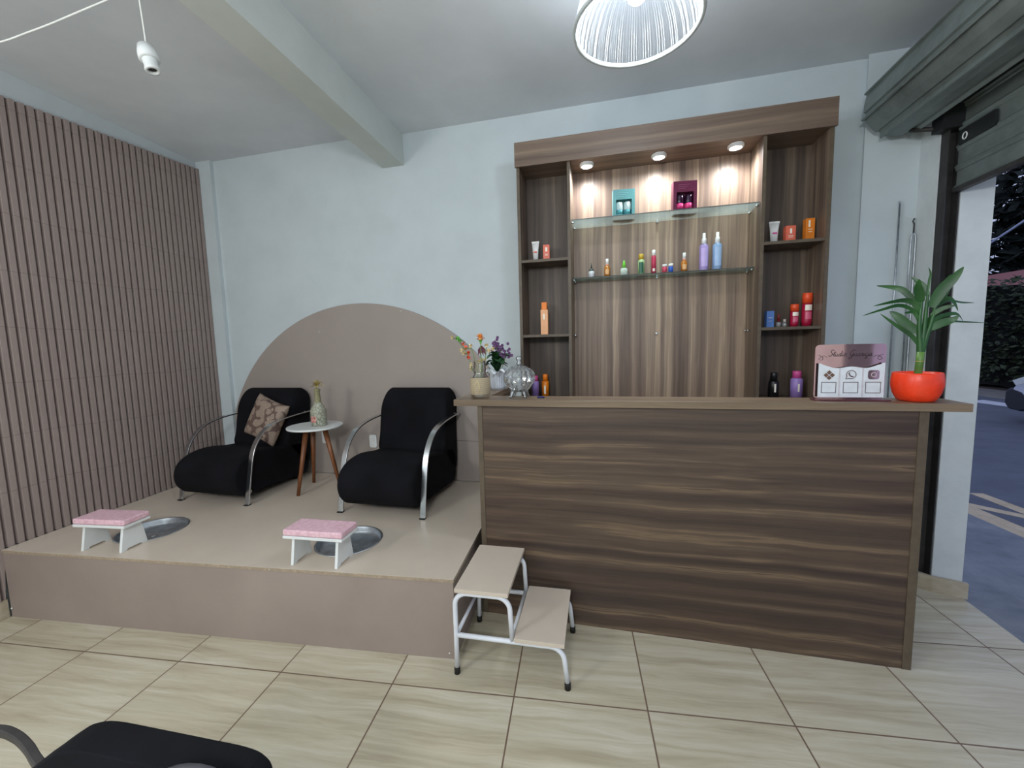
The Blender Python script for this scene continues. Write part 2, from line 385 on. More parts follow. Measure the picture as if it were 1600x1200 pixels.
bb.prism([f_(4.60, .062), f_(4.65, .062), f_(4.65, .205), f_(4.722, .272), f_(4.86, .318), f_(4.86, .338), f_(4.715, .29), f_(4.63, .225)], 0, .095)
struct(bb.build('baseboard_right', M['base_tile']), 'beige tile skirting around the jamb foot', 'skirting')
struct(MB().box((-.825, -4.5, 0), (-.795, .184, .116)).build('baseboard_left', M['base_tile']), 'beige tile skirting left of the platform', 'skirting')

# slatted panel on the left wall (structure-like cladding, one thing)
sp = MB(); y = -1.2; pitch = .0468; prof = []
while y < 1.80:
    prof += [(-.806, y), (-.806, y + .014), (-.790, y + .017), (-.790, y + pitch - .003)]; y += pitch
yb = y
sx = -.81
top = lambda yy: 3.085 + (yy - .3) * .075
vs = []; fs = []
pp = [(sx, -1.2)] + prof + [(sx, yb)]
for x_, y_ in pp: vs.append((x_, y_, .116 if y_ < .19 else .421)); vs.append((x_, y_, top(y_)))
n_ = len(pp)
mi = []
for i in range(n_ - 1):
    fs.append((2 * i, 2 * i + 1, 2 * i + 3, 2 * i + 2)); mi.append(1 if 0 < i < n_ - 2 and pp[i][0] < -.80 and pp[i + 1][0] < -.80 else 0)
fs.append([2 * i + 1 for i in range(n_)]); mi.append(0)
sp.add(vs, fs); sp.mi = mi
slo = tag(sp.build('slatted_wall_panel', [M['slat'], M['groove']], fix=False), 'taupe vertical slatted cladding covering the left wall', 'wall panel')

# half round board on the back wall
hp = []; cu, cz, cr = .733, .446, 1.481
pts = [(cu + cr * math.cos(t), cz + cr * math.sin(t)) for t in [PI * i / 96 for i in range(97)]]
pts = [(max(-.655, min(2.17, u)), z) for u, z in pts]
pts = [(2.17, .425)] + pts + [(-.655, .425)]
hb = MB().prism(pts, 0, -.015, fn=lambda x, y, z: (x, z, y)).build('half_round_wall_panel', M['disc'], loc=R(0, 0.001), rotz=A)
tag(hb, 'large taupe half circle board on the back wall behind the armchairs', 'wall panel')
sm_ = MB().box((1.0, -.0165, .7625), (2.165, -.0152, .7655)); sm_.build('board_seam', plain('dark seam', (96, 84, 78), .8), hb)
for u_, z_ in ((.345, 1.70), (1.146, 1.845)):
    MB().loft([(0, .006), (.003, .004)], 10).build('screw_cap', M['white_paint'], hb, loc=(u_, -.018, z_)).rotation_euler = (PI / 2, 0, 0)

# outlets
for i, (u_, z_, lb) in enumerate(((.333, .758, 'white wall socket plate behind the small round table'), (.815, .735, 'white wall socket plate just left of the right armchair'))):
    o = wthing('wall_outlet', lb, 'socket', u_, .017, z_, 'wall sockets')
    MB().loft([(0, .036, .058, 7), (.008, .034, .056, 7)], 24).build('cover_plate', M['white_paint'], o).rotation_euler = (PI / 2, 0, 0)
    MB().loft([(.008, .014, .022, 5), (.011, .013, .021, 5)], 16).build('socket_insert', P((235, 235, 232)), o).rotation_euler = (PI / 2, 0, 0)

# ------------------------------------------------------------------ platform with sunken basins
PL = [(-.789, .186), (1.968, .176), (1.985, 1.572), (-.789, 1.822)]
basins = [(-.135, .517), (1.233, .506)]; BR = .184
def curve_plate(name, outer, holes, z0, thick, mat, parent=None):
    cu_ = D.curves.new(name, 'CURVE'); cu_.dimensions = '2D'; cu_.fill_mode = 'BOTH'; cu_.extrude = thick / 2
    for loop in [outer] + holes:
        s_ = cu_.splines.new('POLY'); s_.points.add(len(loop) - 1); s_.use_cyclic_u = True
        for i, (x, y) in enumerate(loop): s_.points[i].co = (x, y, 0, 1)
    tmp = D.objects.new('tmp', cu_); COL.objects.link(tmp); bpy.context.view_layer.update()
    me = D.meshes.new_from_object(tmp.evaluated_get(bpy.context.evaluated_depsgraph_get())); D.objects.remove(tmp)
    me.name = name; me.materials.clear(); me.materials.append(mat)
    for p in me.polygons: p.use_smooth = False
    o = D.objects.new(name, me); COL.objects.link(o); o.location = (0, 0, z0 + thick / 2)
    if parent is not None: o.parent = parent
    return o
pf = thing('platform', 'raised taupe platform carrying the two armchairs', 'platform', (0, 0, 0))
holes = [[(bx + (BR - .002) * math.cos(2 * PI * i / 64), by + (BR - .002) * math.sin(2 * PI * i / 64)) for i in range(64)] for bx, by in basins]
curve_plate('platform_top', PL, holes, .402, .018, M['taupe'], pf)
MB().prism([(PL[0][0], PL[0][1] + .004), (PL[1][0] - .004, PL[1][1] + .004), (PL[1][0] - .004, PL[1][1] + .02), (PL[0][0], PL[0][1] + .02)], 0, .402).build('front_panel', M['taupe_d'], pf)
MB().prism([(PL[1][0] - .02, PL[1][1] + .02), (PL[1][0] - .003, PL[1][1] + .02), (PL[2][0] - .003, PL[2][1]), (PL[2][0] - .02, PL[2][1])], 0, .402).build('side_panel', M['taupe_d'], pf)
MB().prism([(PL[0][0], PL[0][1]), (PL[1][0], PL[1][1]), (PL[1][0], PL[1][1] - .0012), (PL[0][0], PL[0][1] - .0012)], .403, .4185).build('edge_strip', M['board_edge'], pf)
for x_, z_ in ((-.770, .06), (.97, .412), (1.93, .03)): MB().ball((x_, .182, z_), .005, 8).build('screw_head', M['white_paint'], pf)
for i, (bx, by) in enumerate(basins):
    lb = ('round galvanised foot basin sunk behind the left pink footstool', 'round galvanised foot basin sunk behind the right pink footstool')[i]
    o = thing('foot_basin', lb, 'basin', (bx, by, .42), 0, 'sunken foot basins')
    b = MB(); rr = [(.002, BR + .006), (.005, BR + .004), (.005, BR - .002), (.0, BR - .006), (-.022, BR - .008), (-.034, BR - .016), (-.038, BR - .03), (-.040, .02)]
    b.loft(rr, 48, cap=False); b.loft([(-.040, .02), (-.0405, .001)], 48, cap=False); b.build('bowl', M['gal'], o, fix=False)
    MB().loft([(-.040, .018), (-.036, .016)], 20).build('drain', M['chrome'], o)

# ------------------------------------------------------------------ armchairs
def body_loft(profile, hw, r, drop=None, n=10):
    """side profile (y,z) swept across x with rounded sides"""
    cy = sum(p[0] for p in profile) / len(profile); cz = sum(p[1] for p in profile) / len(profile)
    xs = []
    for i in range(n + 1): xs.append(-hw + r * (1 - math.cos(PI / 2 * i / n)))
    xs = xs + [-x for x in xs[::-1]]
    b = MB(); vs = []; m = len(profile)
    for x in xs:
        d = max(0, (abs(x) - (hw - r)) / r); ins = r * (1 - math.sqrt(max(0, 1 - d * d)))
        dz = 0
        if drop:
            e = max(0, (abs(x) - (hw - drop)) / drop); dz = drop * (1 - math.sqrt(max(0, 1 - e * e)))
        for (y, z) in profile:
            v = Vector((cy - y, cz - z)); L = v.length; v = v / L * min(ins * .9, L * .9)
            zz = z + v.y
            if drop: zz -= dz * max(0, min(1, (z - (profile_top - 2 * drop)) / (2 * drop)))
            vs.append((x, y + v.x, zz))
    fs = []
    for i in range(len(xs) - 1):
        for k_ in range(m): fs.append((i * m + k_, i * m + (k_ + 1) % m, (i + 1) * m + (k_ + 1) % m, (i + 1) * m + k_))
    b.add(vs, fs, 0, True); b.add(vs[:m], [list(range(m))[::-1]]); b.add(vs[-m:], [list(range(m))])
    return b
def closed_spline(pts, n=5):
    P_ = [Vector((p[0], p[1], 0)) for p in pts]; out = []; L = len(P_)
    for i in range(L):
        a, b, c, d = P_[i - 1], P_[i], P_[(i + 1) % L], P_[(i + 2) % L]
        for k_ in range(n):
            t = k_ / n; v = .5 * ((2 * b) + (c - a) * t + (2 * a - 5 * b + 4 * c - d) * t * t + (-a + 3 * b - 3 * c + d) * t ** 3); out.append((v.x, v.y))
    return out
seat_p = closed_spline([(.03, .062), (-.035, .10), (-.068, .155), (-.072, .225), (-.035, .300), (.06, .352), (.20, .368), (.36, .345), (.47, .335), (.60, .33), (.68, .28), (.70, .16), (.665, .05), (.50, .045), (.25, .055)])
back_p = closed_spline([(.455, .33), (.475, .42), (.50, .56), (.54, .70), (.59, .775), (.65, .803), (.715, .795), (.762, .75), (.765, .66), (.75, .50), (.735, .34), (.72, .20), (.69, .12), (.62, .14), (.52, .24)])
arm_path = spline([(0, 0, 0), (0, .028, .15), (0, .06, .30), (0, .095, .40), (0, .155, .48), (0, .24, .537), (0, .36, .568), (0, .52, .582), (0, .70, .588)], 6)
def make_armchair(loc, rotz, label, group='black armchairs on the platform'):
    global profile_top
    o = thing('armchair', label, 'chair', loc, rotz, group)
    profile_top = .42; body_loft(seat_p, .283, .035).build('seat', M['black_fabric'], o)
    profile_top = .803; body_loft(back_p, .283, .04, drop=.075).build('backrest', M['black_fabric'], o)
    for s_ in (-1, 1):
        b = MB().tube([(s_ * .309, p.y, p.z) for p in arm_path], 0, flat=(.019, .005), up=(1, 0, 0))
        b.build('armrest', M['chrome'], o, bevel=.002)
        MB().box((s_ * .309 - .02, -.016, 0), (s_ * .309 + .02, .014, .006)).build('foot_pad', M['blk'], o)
        MB().loft([(0, .018), (.05, .022)], 16, c=(s_ * .2, .60, 0)).build('rear_foot', M['blk'], o)
        b = MB().tube([(s_ * .309, .655, .586), (s_ * .27, .655, .586)], .008, 10); b.build('armrest_bolt', M['chrome'], o)
    MB().tube([(-.305, .045, .09), (.305, .045, .09)], .011).build('front_rail', M['chrome'], o)
    return o
RC = math.radians(-5)
ac = make_armchair((-.136, .972, .421), RC, 'black armchair with a patterned cushion, nearest the slatted wall')
ac2 = copy_tree(ac); ac2.location = (1.253, .866, .421); ac2['label'] = 'black armchair without cushion, between round table and counter'

# scatter cushion leaning on the left armchair's backrest
def cushion(name, w, h, t, mat, label, cat, loc, rot):
    N = 26; vs = []; fs = []
    for sgn in (1, -1):
        for j in range(N + 1):
            for i in range(N + 1):
                a = 2 * i / N - 1; b = 2 * j / N - 1
                pinch = 1 - .07 * (1 - (abs(a) ** 2)) * 0
                x = a * w / 2 * (1 - .08 * (1 - b * b) * abs(a) ** 3 * 1.0 + .0); y_ = b * h / 2 * (1 - .08 * (1 - a * a) * abs(b) ** 3)
                th = t / 2 * ((1 - a ** 4) * (1 - b ** 4)) ** .55
                th *= 1 + .06 * math.sin(5 * a + 3 * b) * (1 - a * a) * (1 - b * b)
                vs.append((x, y_, sgn * th))
    n1 = (N + 1) ** 2
    for sgn in (0, 1):
        for j in range(N):
            for i in range(N):
                q = sgn * n1 + j * (N + 1) + i; f = (q, q + 1, q + N + 2, q + N + 1); fs.append(f if sgn == 0 else f[::-1])
    o = MB().add(vs, fs, 0, True).build(name, mat, loc=loc); o.rotation_euler = rot
    return tag(o, label, cat)
cu_o = cushion('scatter_cushion', .33, .36, .12, M['damask'], 'brown and cream damask cushion tilted on the left armchair', 'cushion', (.032, 1.367, .972), (0, 0, 0))
# tilted
cu_o.matrix_world = Matrix.Translation((.030, 1.375, .978)) @ Matrix.Rotation(RC, 4, 'Z') @ Matrix.Rotation(math.radians(77), 4, 'X') @ Matrix.Rotation(math.radians(-20), 4, 'Z')

# small round side table
st = thing('side_table', 'small white round table with three splayed wooden legs', 'table', (.50, 1.325, .4225), 0)
MB().loft([(.503, .19), (.506, .205), (.516, .208), (.521, .205)], 48).build('table_top', M['white_paint'], st)
for ang in (-112.5, 167.5 - 24, 16):
    pass
feet = [(.43 - .50, 1.156 - 1.325), (.356 - .50, 1.462 - 1.325), (.655 - .50, 1.372 - 1.325)]
for fx, fy in feet:
    v = Vector((fx, fy, 0)); tp = v * .42
    MB().tube([(fx, fy, 0), (tp.x, tp.y, .503)], [.0125, .021], 14).build('leg', M['oak'], st)

def revolve(b, prof, seg=28, **kw): return b.loft([(z, r) for r, z in prof], seg, **kw)
# decorated bottle on the table
bt = thing('decorated_bottle', 'cracked grey green bottle vase with a small red floral patch on the round table', 'vase', (.545, 1.315, .941), 0)
def crackle():
    t = NT('crackled grey green glass'); v = t.n('ShaderNodeTexVoronoi', feature='DISTANCE_TO_EDGE'); v.inputs['Scale'].default_value = 38; t.l(t.coord(), v.inputs['Vector'])
    e = t.math('LESS_THAN', v.outputs['Distance'], .05); f, _ = t.noise(t.coord(), 14, 3)
    c = t.ramp(f, [(.3, (148, 150, 132)), (.7, (188, 190, 172))]); return t.bsdf(t.mix(e, c, (112, 112, 98)), .35)
b = MB(); revolve(b, [(.05, 0), (.058, .004), (.059, .06), (.0605, .11), (.058, .132), (.045, .155), (.030, .175), (.026, .19)], cap=False); b.loft([(0, .05), (.0005, .001)], 28, cap=False)
b.build('bottle_body', crackle(), bt)
b = MB(); revolve(b, [(.0262, .188), (.021, .24), (.020, .275), (.024, .28), (.024, .292), (.019, .296)], cap=False); b.build('bottle_neck', plain('olive neck wrap', (142, 138, 104), .55, var=.15, scale=40), bt)
b = MB(); b.loft([(.035, .0615), (.085, .0625)], 10, cap=False, a0=-2.1, a1=-1.35); b.build('floral_patch', plain('red floral patch', (176, 120, 112), .6, var=.4, scale=60), bt)
fw = thing('dried_flower_sprig', 'pale yellow dried flowers sticking out of the cracked bottle', 'flowers', (.545, 1.315, 1.237), 0)
b = MB(); rnd = random.Random(3)
for i in range(26):
    a = rnd.random() * 2 * PI; L = .045 + rnd.random() * .035; el = rnd.uniform(-.1, 1.3)
    d = Vector((math.cos(a) * math.cos(el), math.sin(a) * math.cos(el), math.sin(el))) * L
    c0 = Vector((0, 0, .015)); b.ribbon([c0, c0 + d * .5 + Vector((0, 0, .01)), c0 + d + Vector((0, 0, -.006))], .016, Vector((-math.sin(a), math.cos(a), .2)))
b.build('petals', plain('dry yellow petals', (190, 172, 108), .7, var=.2, scale=30), fw)
MB().tube([(0, 0, -.03), (0, 0, .02)], .004).build('stem', M['stem'], fw)

# ------------------------------------------------------------------ pink padded footstools
def footstool(loc, rz, label):
    o = thing('footstool', label, 'stool', loc, rz, 'pink footstools on the platform')
    MB().box((-.172, -.075, .160), (.172, .075, .192)).build('cushion', M['pink'], o, bevel=.008, seg=3)
    MB().box((-.172, -.076, .144), (.172, .076, .159)).build('top_board', M['white_paint'], o, bevel=.002)
    for s_ in (-1, 1):
        x = s_ * .128
        b = MB(); pg = [(-.076, 0), (-.045, 0), (-.038, .010), (.038, .010), (.045, 0), (.076, 0), (.050, .144), (-.050, .144)]
        b.prism(pg, x - .008, x + .008, fn=lambda p, q, z: (z, p, q)); b.build('leg_panel', M['white_paint'], o, bevel=.0015)
    return o
footstool((-.145, .303, .42), math.radians(1), 'pink topped white footstool near the slatted wall')
footstool((1.207, .285, .42), math.radians(-2), 'pink topped white footstool in front of the right basin')

# ------------------------------------------------------------------ step stool
ss = thing('step_stool', 'two step stool with taupe treads and white tube frame', 'step stool', (1.993, .100, 0), math.radians(-3.2))
r_ = .0115
def arc(c, r, a0, a1, y, n=8): return [(c[0] + r * math.cos(a0 + (a1 - a0) * i / n), y, c[1] + r * math.sin(a0 + (a1 - a0) * i / n)) for i in range(n + 1)]
for y_ in (.0, .375):
    p = [(0, y_, .02), (0.002, y_, .20)] + arc((.062, .345), .06, PI, PI / 2, y_) + arc((.205, .345), .06, PI / 2, 0, y_) + [(.272, y_, .20)]
    MB().tube(p, r_, 12).build('side_frame', M['white_met'], ss)
    p = [(.006, y_, .195), (.26, y_, .195)] + arc((.445, .130), .065, PI / 2, .15, y_) + [(.522, y_, .02)]
    MB().tube(p, r_, 12).build('lower_frame', M['white_met'], ss)
    for x_ in (0, .522): MB().loft([(0, .0145), (.032, .0135), (.034, .011)], 14, c=(x_, y_, 0)).build('rubber_foot', M['blk'], ss)
for x_, z_ in ((.004, .195), (.268, .206)): MB().tube([(x_, 0, z_), (x_, .375, z_)], .009, 10).build('cross_bar', M['white_met'], ss)
MB().box((.008, -.022, .417), (.262, .405, .436)).build('tread', [M['taupe']], ss, bevel=.0015)
MB().box((.284, -.022, .207), (.512, .397, .226)).build('tread', [M['taupe']], ss, bevel=.0015)

# ------------------------------------------------------------------ reception counter
rc = wthing('reception_counter', 'long dark walnut reception counter with a narrow ledge top', 'counter', 0, 0, 0)
def wbox(name, u0, u1, w0, w1, z0, z1, mat, parent, bevel=0): return MB().box((u0, -w0, z0), (u1, -w1, z1)).build(name, mat, parent, bevel=bevel)
wbox('front_panel', 2.152, 4.158, .995, 1.013, 0, 1.214, M['walnut_h'], rc)
wbox('side_panel', 2.124, 2.152, .36, 1.017, 0, 1.214, M['edge'], rc, .001)
wbox('side_panel', 4.158, 4.194, .55, 1.017, 0, 1.214, M['edge'], rc, .001)
wbox('counter_top', 1.992, 4.333, .852, 1.035, 1.215, 1.25, M['walnut_top'], rc, .002)
wbox('return_top', 1.992, 2.152, .34, .852, 1.215, 1.25, M['walnut_top_y'], rc, .002)
wbox('work_surface', 2.152, 4.158, .60, .995, .74, .765, M['walnut_top'], rc)

# ------------------------------------------------------------------ shelving unit
un = wthing('shelving_unit', 'walnut wall shelving unit with lit central bay', 'shelving', 0, 0, 0)
E_ = M['walnut_v']
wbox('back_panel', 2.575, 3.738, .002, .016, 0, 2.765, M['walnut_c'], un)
M['walnut_vd'] = wood('walnut laminate, side bays', 'z', WAL3, 20, .3, .5, .03, .6)  # shaded copy of the same walnut, its darkness painted into the colour
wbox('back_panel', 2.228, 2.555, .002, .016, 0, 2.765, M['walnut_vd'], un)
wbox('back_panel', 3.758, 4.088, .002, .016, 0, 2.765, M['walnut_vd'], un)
for a_, b_ in ((2.207, 2.228), (2.555, 2.575), (3.738, 3.758), (4.088, 4.109)):
    m = MB().box((a_, -.002, 0), (b_, -.2555, 2.765)); o = m.build('side_panel', [M['walnut_v']], un)
    MB().box((a_, -.2555, 0), (b_, -.257, 2.765)).build('edge_band', M['edge'], o)
wbox('canopy', 2.207, 4.109, .002, .257, 2.766, 2.786, M['walnut_f'], un)
wbox('fascia', 2.199, 4.117, .258, .276, 2.757, 2.917, M['walnut_f'], un, .001)
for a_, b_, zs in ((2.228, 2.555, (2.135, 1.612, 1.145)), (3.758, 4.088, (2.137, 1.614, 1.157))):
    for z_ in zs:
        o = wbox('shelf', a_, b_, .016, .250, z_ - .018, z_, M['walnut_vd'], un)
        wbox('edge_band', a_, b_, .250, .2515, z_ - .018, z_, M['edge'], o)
wbox('glass_shelf', 2.578, 3.735, .018, .240, 2.3775, 2.3835, M['shelf_glass'], un)
wbox('glass_shelf', 2.578, 3.735, .018, .172, 1.9975, 2.0035, M['shelf_glass'], un)
for z_, ws in ((2.371, (.05, .20)), (1.991, (.04, .14)), (1.60, (.04, .10))):
    for w_ in ws:
        for u0, u1 in ((2.575, 2.592), (3.721, 3.738)):
            MB().tube([(u0, -w_, z_), (u1, -w_, z_)], .0055, 10).build('shelf_pin', M['chrome'], un)
    b = MB(); b.loft([(0, .008), (.02, .0085), (.022, .006)], 14); q = b.build('shelf_pin', M['chrome'], un, loc=(3.155, -.016, z_)); q.rotation_euler = (PI / 2, 0, 0)
for u_, lb in ((2.681, 'lit downlight under the shelf canopy, nearest the left bay'), (3.151, 'lit downlight in the middle of the shelf canopy'), (3.612, 'lit downlight under the shelf canopy, nearest the right bay')):
    o = wthing('downlight', lb, 'light', u_, .155, 2.7655, 'canopy downlights')
    b = MB(); b.loft([(0, .048), (-.012, .048), (-.018, .042), (-.018, .036), (-.010, .033)], 28, cap=False); b.build('ring', M['white_paint'], o)
    MB().loft([(-.016, .001), (-.0165, .034), (-.010, .034)], 28, cap=False).build('lens', M['led'], o)
    L = D.lights.new('downlight_beam', 'SPOT'); L.energy = 34; L.spot_size = math.radians(165); L.spot_blend = 1; L.shadow_soft_size = .04; L.color = (.95, .97, 1.0)
    lo = D.objects.new('downlight_beam', L); COL.objects.link(lo); lo.location = R(u_, .155, 2.743)

# ------------------------------------------------------------------ products on the shelves
W_ = .13
WHT = P((236, 236, 234)); ORG = P((240, 128, 24)); ORR = P((232, 82, 40)); SAL = P((226, 110, 84)); PEA = P((240, 176, 126)); LIL = P((160, 132, 200)); PNK = P((214, 84, 150))
BLK = P((22, 22, 24)); BLU = P((92, 132, 200)); GRN = P((112, 200, 60)); TEAL = P((60, 140, 146)); MAG = P((86, 24, 58)); RED = P((170, 20, 60)); LTX = P((250, 240, 226))
def lettering(o, rx, ry, zs, mat, w=.5, p=2):
    b = MB()
    for z0, h, ww in zs:
        if p == 2: b.loft([(z0, rx + .0006, ry + .0006), (z0 + h, rx + .0006, ry + .0006)], 8, cap=False, a0=-PI / 2 - ww, a1=-PI / 2 + ww)
        else: b.box((-rx * ww, -ry - .0008, z0), (rx * ww, -ry - .0002, z0 + h))
    b.build('printed_label', mat, o)
def bottle(name, label, u, z, parts, group, lab=None, cat='bottle', w=W_, rot=0):
    o = wthing(name, label, cat, u, w, z, group, rot)
    for pn, mat, rings in parts: MB().loft(rings, 24).build(pn, mat, o)
    for l in (lab or []): lettering(o, *l)
    return o
def carton(name, label, u, z, wd, h, dp, mat, group, bars, w=W_, rot=.08):
    o = wthing(name, label, 'box', u, w, z, group, rot)
    MB().box((-wd / 2, -dp / 2, 0), (wd / 2, dp / 2, h)).build('carton', mat, o, bevel=.001)
    b = MB()
    for x, zz, bw, bh in bars: b.box((x - bw / 2, -dp / 2 - .0008, zz), (x + bw / 2, -dp / 2 - .0002, zz + bh))
    b.build('printed_label', LTX, o); return o
def tubeprod(label, u, z, h, wd, group, acc, w=W_):
    o = wthing('squeeze_tube', label, 'tube', u, w, z, group)
    MB().loft([(0, wd * .30, wd * .28), (h * .10, wd * .31, wd * .29)], 20).build('cap', P((215, 214, 208)), o)
    MB().loft([(h * .10, wd * .33, wd * .28), (h * .6, wd * .40, wd * .2), (h * .93, wd * .5, .003)], 24).build('tube_body', WHT, o)
    MB().box((-wd * .5, -.0025, h * .92), (wd * .5, .0025, h)).build('crimp', WHT, o)
    MB().box((-wd * .22, -wd * .285, h * .45), (wd * .22, -wd * .25, h * .52)).build('printed_label', acc, o); return o
GL, GR, GM = 'hair products in the left bay', 'hair products in the right bay', 'bottles on the glass shelf'
tubeprod('white squeeze tube on the top shelf of the left bay', 2.308, 2.1355, .15, .054, GL, SAL)
carton('product_carton', 'small salmon orange carton on the top shelf of the left bay', 2.388, 2.1355, .046, .118, .035, SAL, GL, [(0, .07, .014, .03), (0, .05, .02, .003), (0, .042, .02, .003)])
o = wthing('product_bottle', 'tall peach square bottle with orange cap on the left bay middle shelf', 'bottle', 2.366, W_, 1.6125, GL)
MB().box((-.027, -.02, 0), (.027, .02, .182)).build('bottle_body', PEA, o, bevel=.003); MB().box((-.02, -.016, .182), (.02, .016, .235)).build('cap', ORG, o, bevel=.003); MB().box((-.008, -.0208, .11), (.004, -.0201, .15)).build('printed_label', LTX, o)
bottle('product_bottle', 'orange bottle standing low in the left bay just above the counter', 2.363, 1.1455, [('bottle_body', P((230, 130, 20)), [(0, .027), (.118, .027), (.124, .022)]), ('cap', ORG, [(.124, .020), (.172, .019), (.175, .016)])], GL, [(.027, .027, [(.03, .06, .25)], LTX)])
bottle('product_bottle', 'lilac bottle partly hidden behind the crystal bowl in the left bay', 2.287, 1.1455, [('bottle_body', LIL, [(0, .027), (.118, .027), (.124, .022)]), ('cap', PNK, [(.124, .020), (.165, .019)])], GL)
tubeprod('white squeeze tube with pink print on the top shelf of the right bay', 3.853, 2.1375, .145, .060, GR, PNK)
carton('product_carton', 'short salmon carton beside the tube in the right bay', 3.94, 2.1375, .056, .108, .04, SAL, GR, [(0, .06, .012, .03), (0, .045, .03, .003), (0, .036, .026, .003)])
carton('product_carton', 'taller amber orange carton on the top shelf of the right bay', 4.046, 2.1375, .05, .143, .04, P((226, 128, 36)), GR, [(-.006, .09, .01, .04), (0, .075, .024, .003), (0, .06, .02, .003)])
carton('product_carton', 'small light blue carton on the middle shelf of the right bay', 3.842, 1.6145, .044, .106, .035, BLU, GR, [(0, .06, .026, .003), (0, .04, .02, .002)], rot=.1)
bottle('nail_polish_bottle', 'little clear bottle with dark red cap beside the blue carton', 3.897, 1.6145, [('bottle_body', M['clear_plastic'], [(0, .017), (.03, .017), (.036, .008)]), ('cap', P((120, 24, 34)), [(.036, .009), (.085, .005), (.088, .003)])], GR)
bottle('nail_polish_bottle', 'short clear bottle in front of the blue carton with pale cap', 3.925, 1.6145, [('bottle_body', M['clear_plastic'], [(0, .014), (.024, .014), (.03, .007)]), ('cap', P((190, 182, 176)), [(.03, .008), (.05, .008)])], GR, w=.15)
for u_, s_, lb in ((3.986, .68, 'smaller crimson bottle with orange cap in the right bay'), (4.056, 1.0, 'largest crimson bottle with orange cap in the right bay')):
    o = bottle('product_bottle', lb, u_, 1.6145, [('bottle_body', RED, [(0, .024 * (.5 + s_ / 2)), (.03 * s_, .029 * (.5 + s_ / 2)), (.14 * s_, .028 * (.5 + s_ / 2)), (.145 * s_, .024 * (.5 + s_ / 2))]), ('cap', ORR, [(.145 * s_, .029 * (.5 + s_ / 2)), (.208 * s_, .028 * (.5 + s_ / 2)), (.21 * s_, .026 * (.5 + s_ / 2))])], GR)
    rr = .029 * (.5 + s_ / 2); lettering(o, rr, rr, [(.10 * s_, .035 * s_, .7)], LTX); lettering(o, rr + .0002, rr + .0002, [(.045 * s_, .045 * s_, .6)], P((214, 96, 130)))
bottle('product_bottle', 'black bottle standing low in the right bay just above the counter', 3.882, 1.1575, [('bottle_body', BLK, [(0, .03), (.10, .03), (.108, .024)]), ('cap', BLK, [(.108, .021), (.16, .02), (.163, .018)])], GR, [(.03, .03, [(.035, .055, .18)], LTX)])
bottle('product_bottle', 'lilac bottle with pink cap standing low in the right bay', 4.015, 1.1575, [('bottle_body', LIL, [(0, .035), (.118, .035), (.126, .026)]), ('cap', PNK, [(.126, .026), (.17, .025), (.172, .023)])], GR, [(.035, .035, [(.04, .05, .15)], LTX)])
# glass shelf row
zg = 2.004; wg = .095
AMB = liquid('amber oil', (206, 130, 40)); GOLD = P((206, 172, 60), .3)
o = bottle('dropper_bottle', 'tiny white bottle with a dark pointed nozzle, first from the left on the glass shelf', 2.705, zg, [('bottle_body', P((214, 218, 222)), [(0, .021), (.045, .021), (.052, .012)]), ('collar', P((90, 100, 96)), [(.052, .016), (.066, .015)]), ('nozzle', P((60, 68, 66)), [(.066, .006), (.108, .002)])], GM, w=wg)
for u_, h_, lb in ((2.815, .128, 'small amber oil bottle with white cap, beside the dropper bottle'), (3.325, .132, 'amber oil bottle with white pump, left of the tall mist bottles')):
    bottle('oil_bottle', lb, u_, zg, [('bottle_body', AMB, [(0, .020), (.07, .020), (.08, .012)]), ('neck', P((224, 150, 120)), [(.08, .012), (.092, .011)]), ('cap', WHT, [(.092, .011), (h_, .010)])], GM, [(.020, .020, [(.02, .035, .7)], P((228, 176, 120)))], w=wg)
bottle('glue_bottle', 'small clear bottle with bright green pointed cap on the glass shelf', 2.93, zg, [('bottle_body', P((200, 216, 204)), [(0, .024, .014), (.05, .024, .014), (.06, .012, .01)]), ('cap', GRN, [(.06, .013), (.085, .010), (.112, .003)])], GM, w=wg)
bottle('product_bottle', 'green and white bottle with gold cap on the glass shelf', 3.045, zg, [('bottle_body', P((176, 206, 150)), [(0, .022), (.095, .022), (.105, .018)]), ('cap', GOLD, [(.105, .018), (.14, .017), (.144, .014)])], GM, [(.022, .022, [(.012, .075, .7)], P((40, 96, 72)))], w=wg)
bottle('spray_bottle', 'slim crimson bottle with white cap at the middle of the glass shelf', 3.128, zg, [('bottle_body', P((190, 50, 84)), [(0, .016), (.12, .016), (.128, .010)]), ('cap', WHT, [(.128, .012), (.165, .011)])], GM, [(.016, .016, [(.02, .02, .5)], LTX)], w=wg)
bottle('pot_jar', 'tiny pink jar with white lid on the glass shelf', 3.200, zg, [('bottle_body', P((206, 74, 100)), [(0, .016), (.044, .016), (.047, .013)]), ('lid', WHT, [(.047, .015), (.063, .015)])], GM, cat='jar', w=wg)
bottle('pot_jar', 'tiny blue jar with white lid on the glass shelf', 3.240, zg, [('bottle_body', P((44, 92, 190)), [(0, .016), (.044, .016), (.047, .013)]), ('lid', WHT, [(.047, .015), (.065, .015)])], GM, cat='jar', w=wg)
for u_, c_, lb in ((3.447, (170, 150, 206), 'tall lilac mist spray bottle on the glass shelf'), (3.53, (136, 164, 200), 'tall pale blue mist spray bottle on the glass shelf, nearest the right bay')):
    bottle('mist_bottle', lb, u_, zg, [('bottle_body', P(c_, .25), [(0, .026), (.008, .029), (.165, .029), (.18, .018)]), ('collar', P((120, 130, 150)), [(.172, .0235), (.178, .021)]), ('spray_head', WHT, [(.18, .015), (.215, .014), (.218, .010), (.25, .009)])], GM, [(.029, .029, [(.03, .12, .75)], P(tuple(min(255, v + 30) for v in c_)))], w=wg)
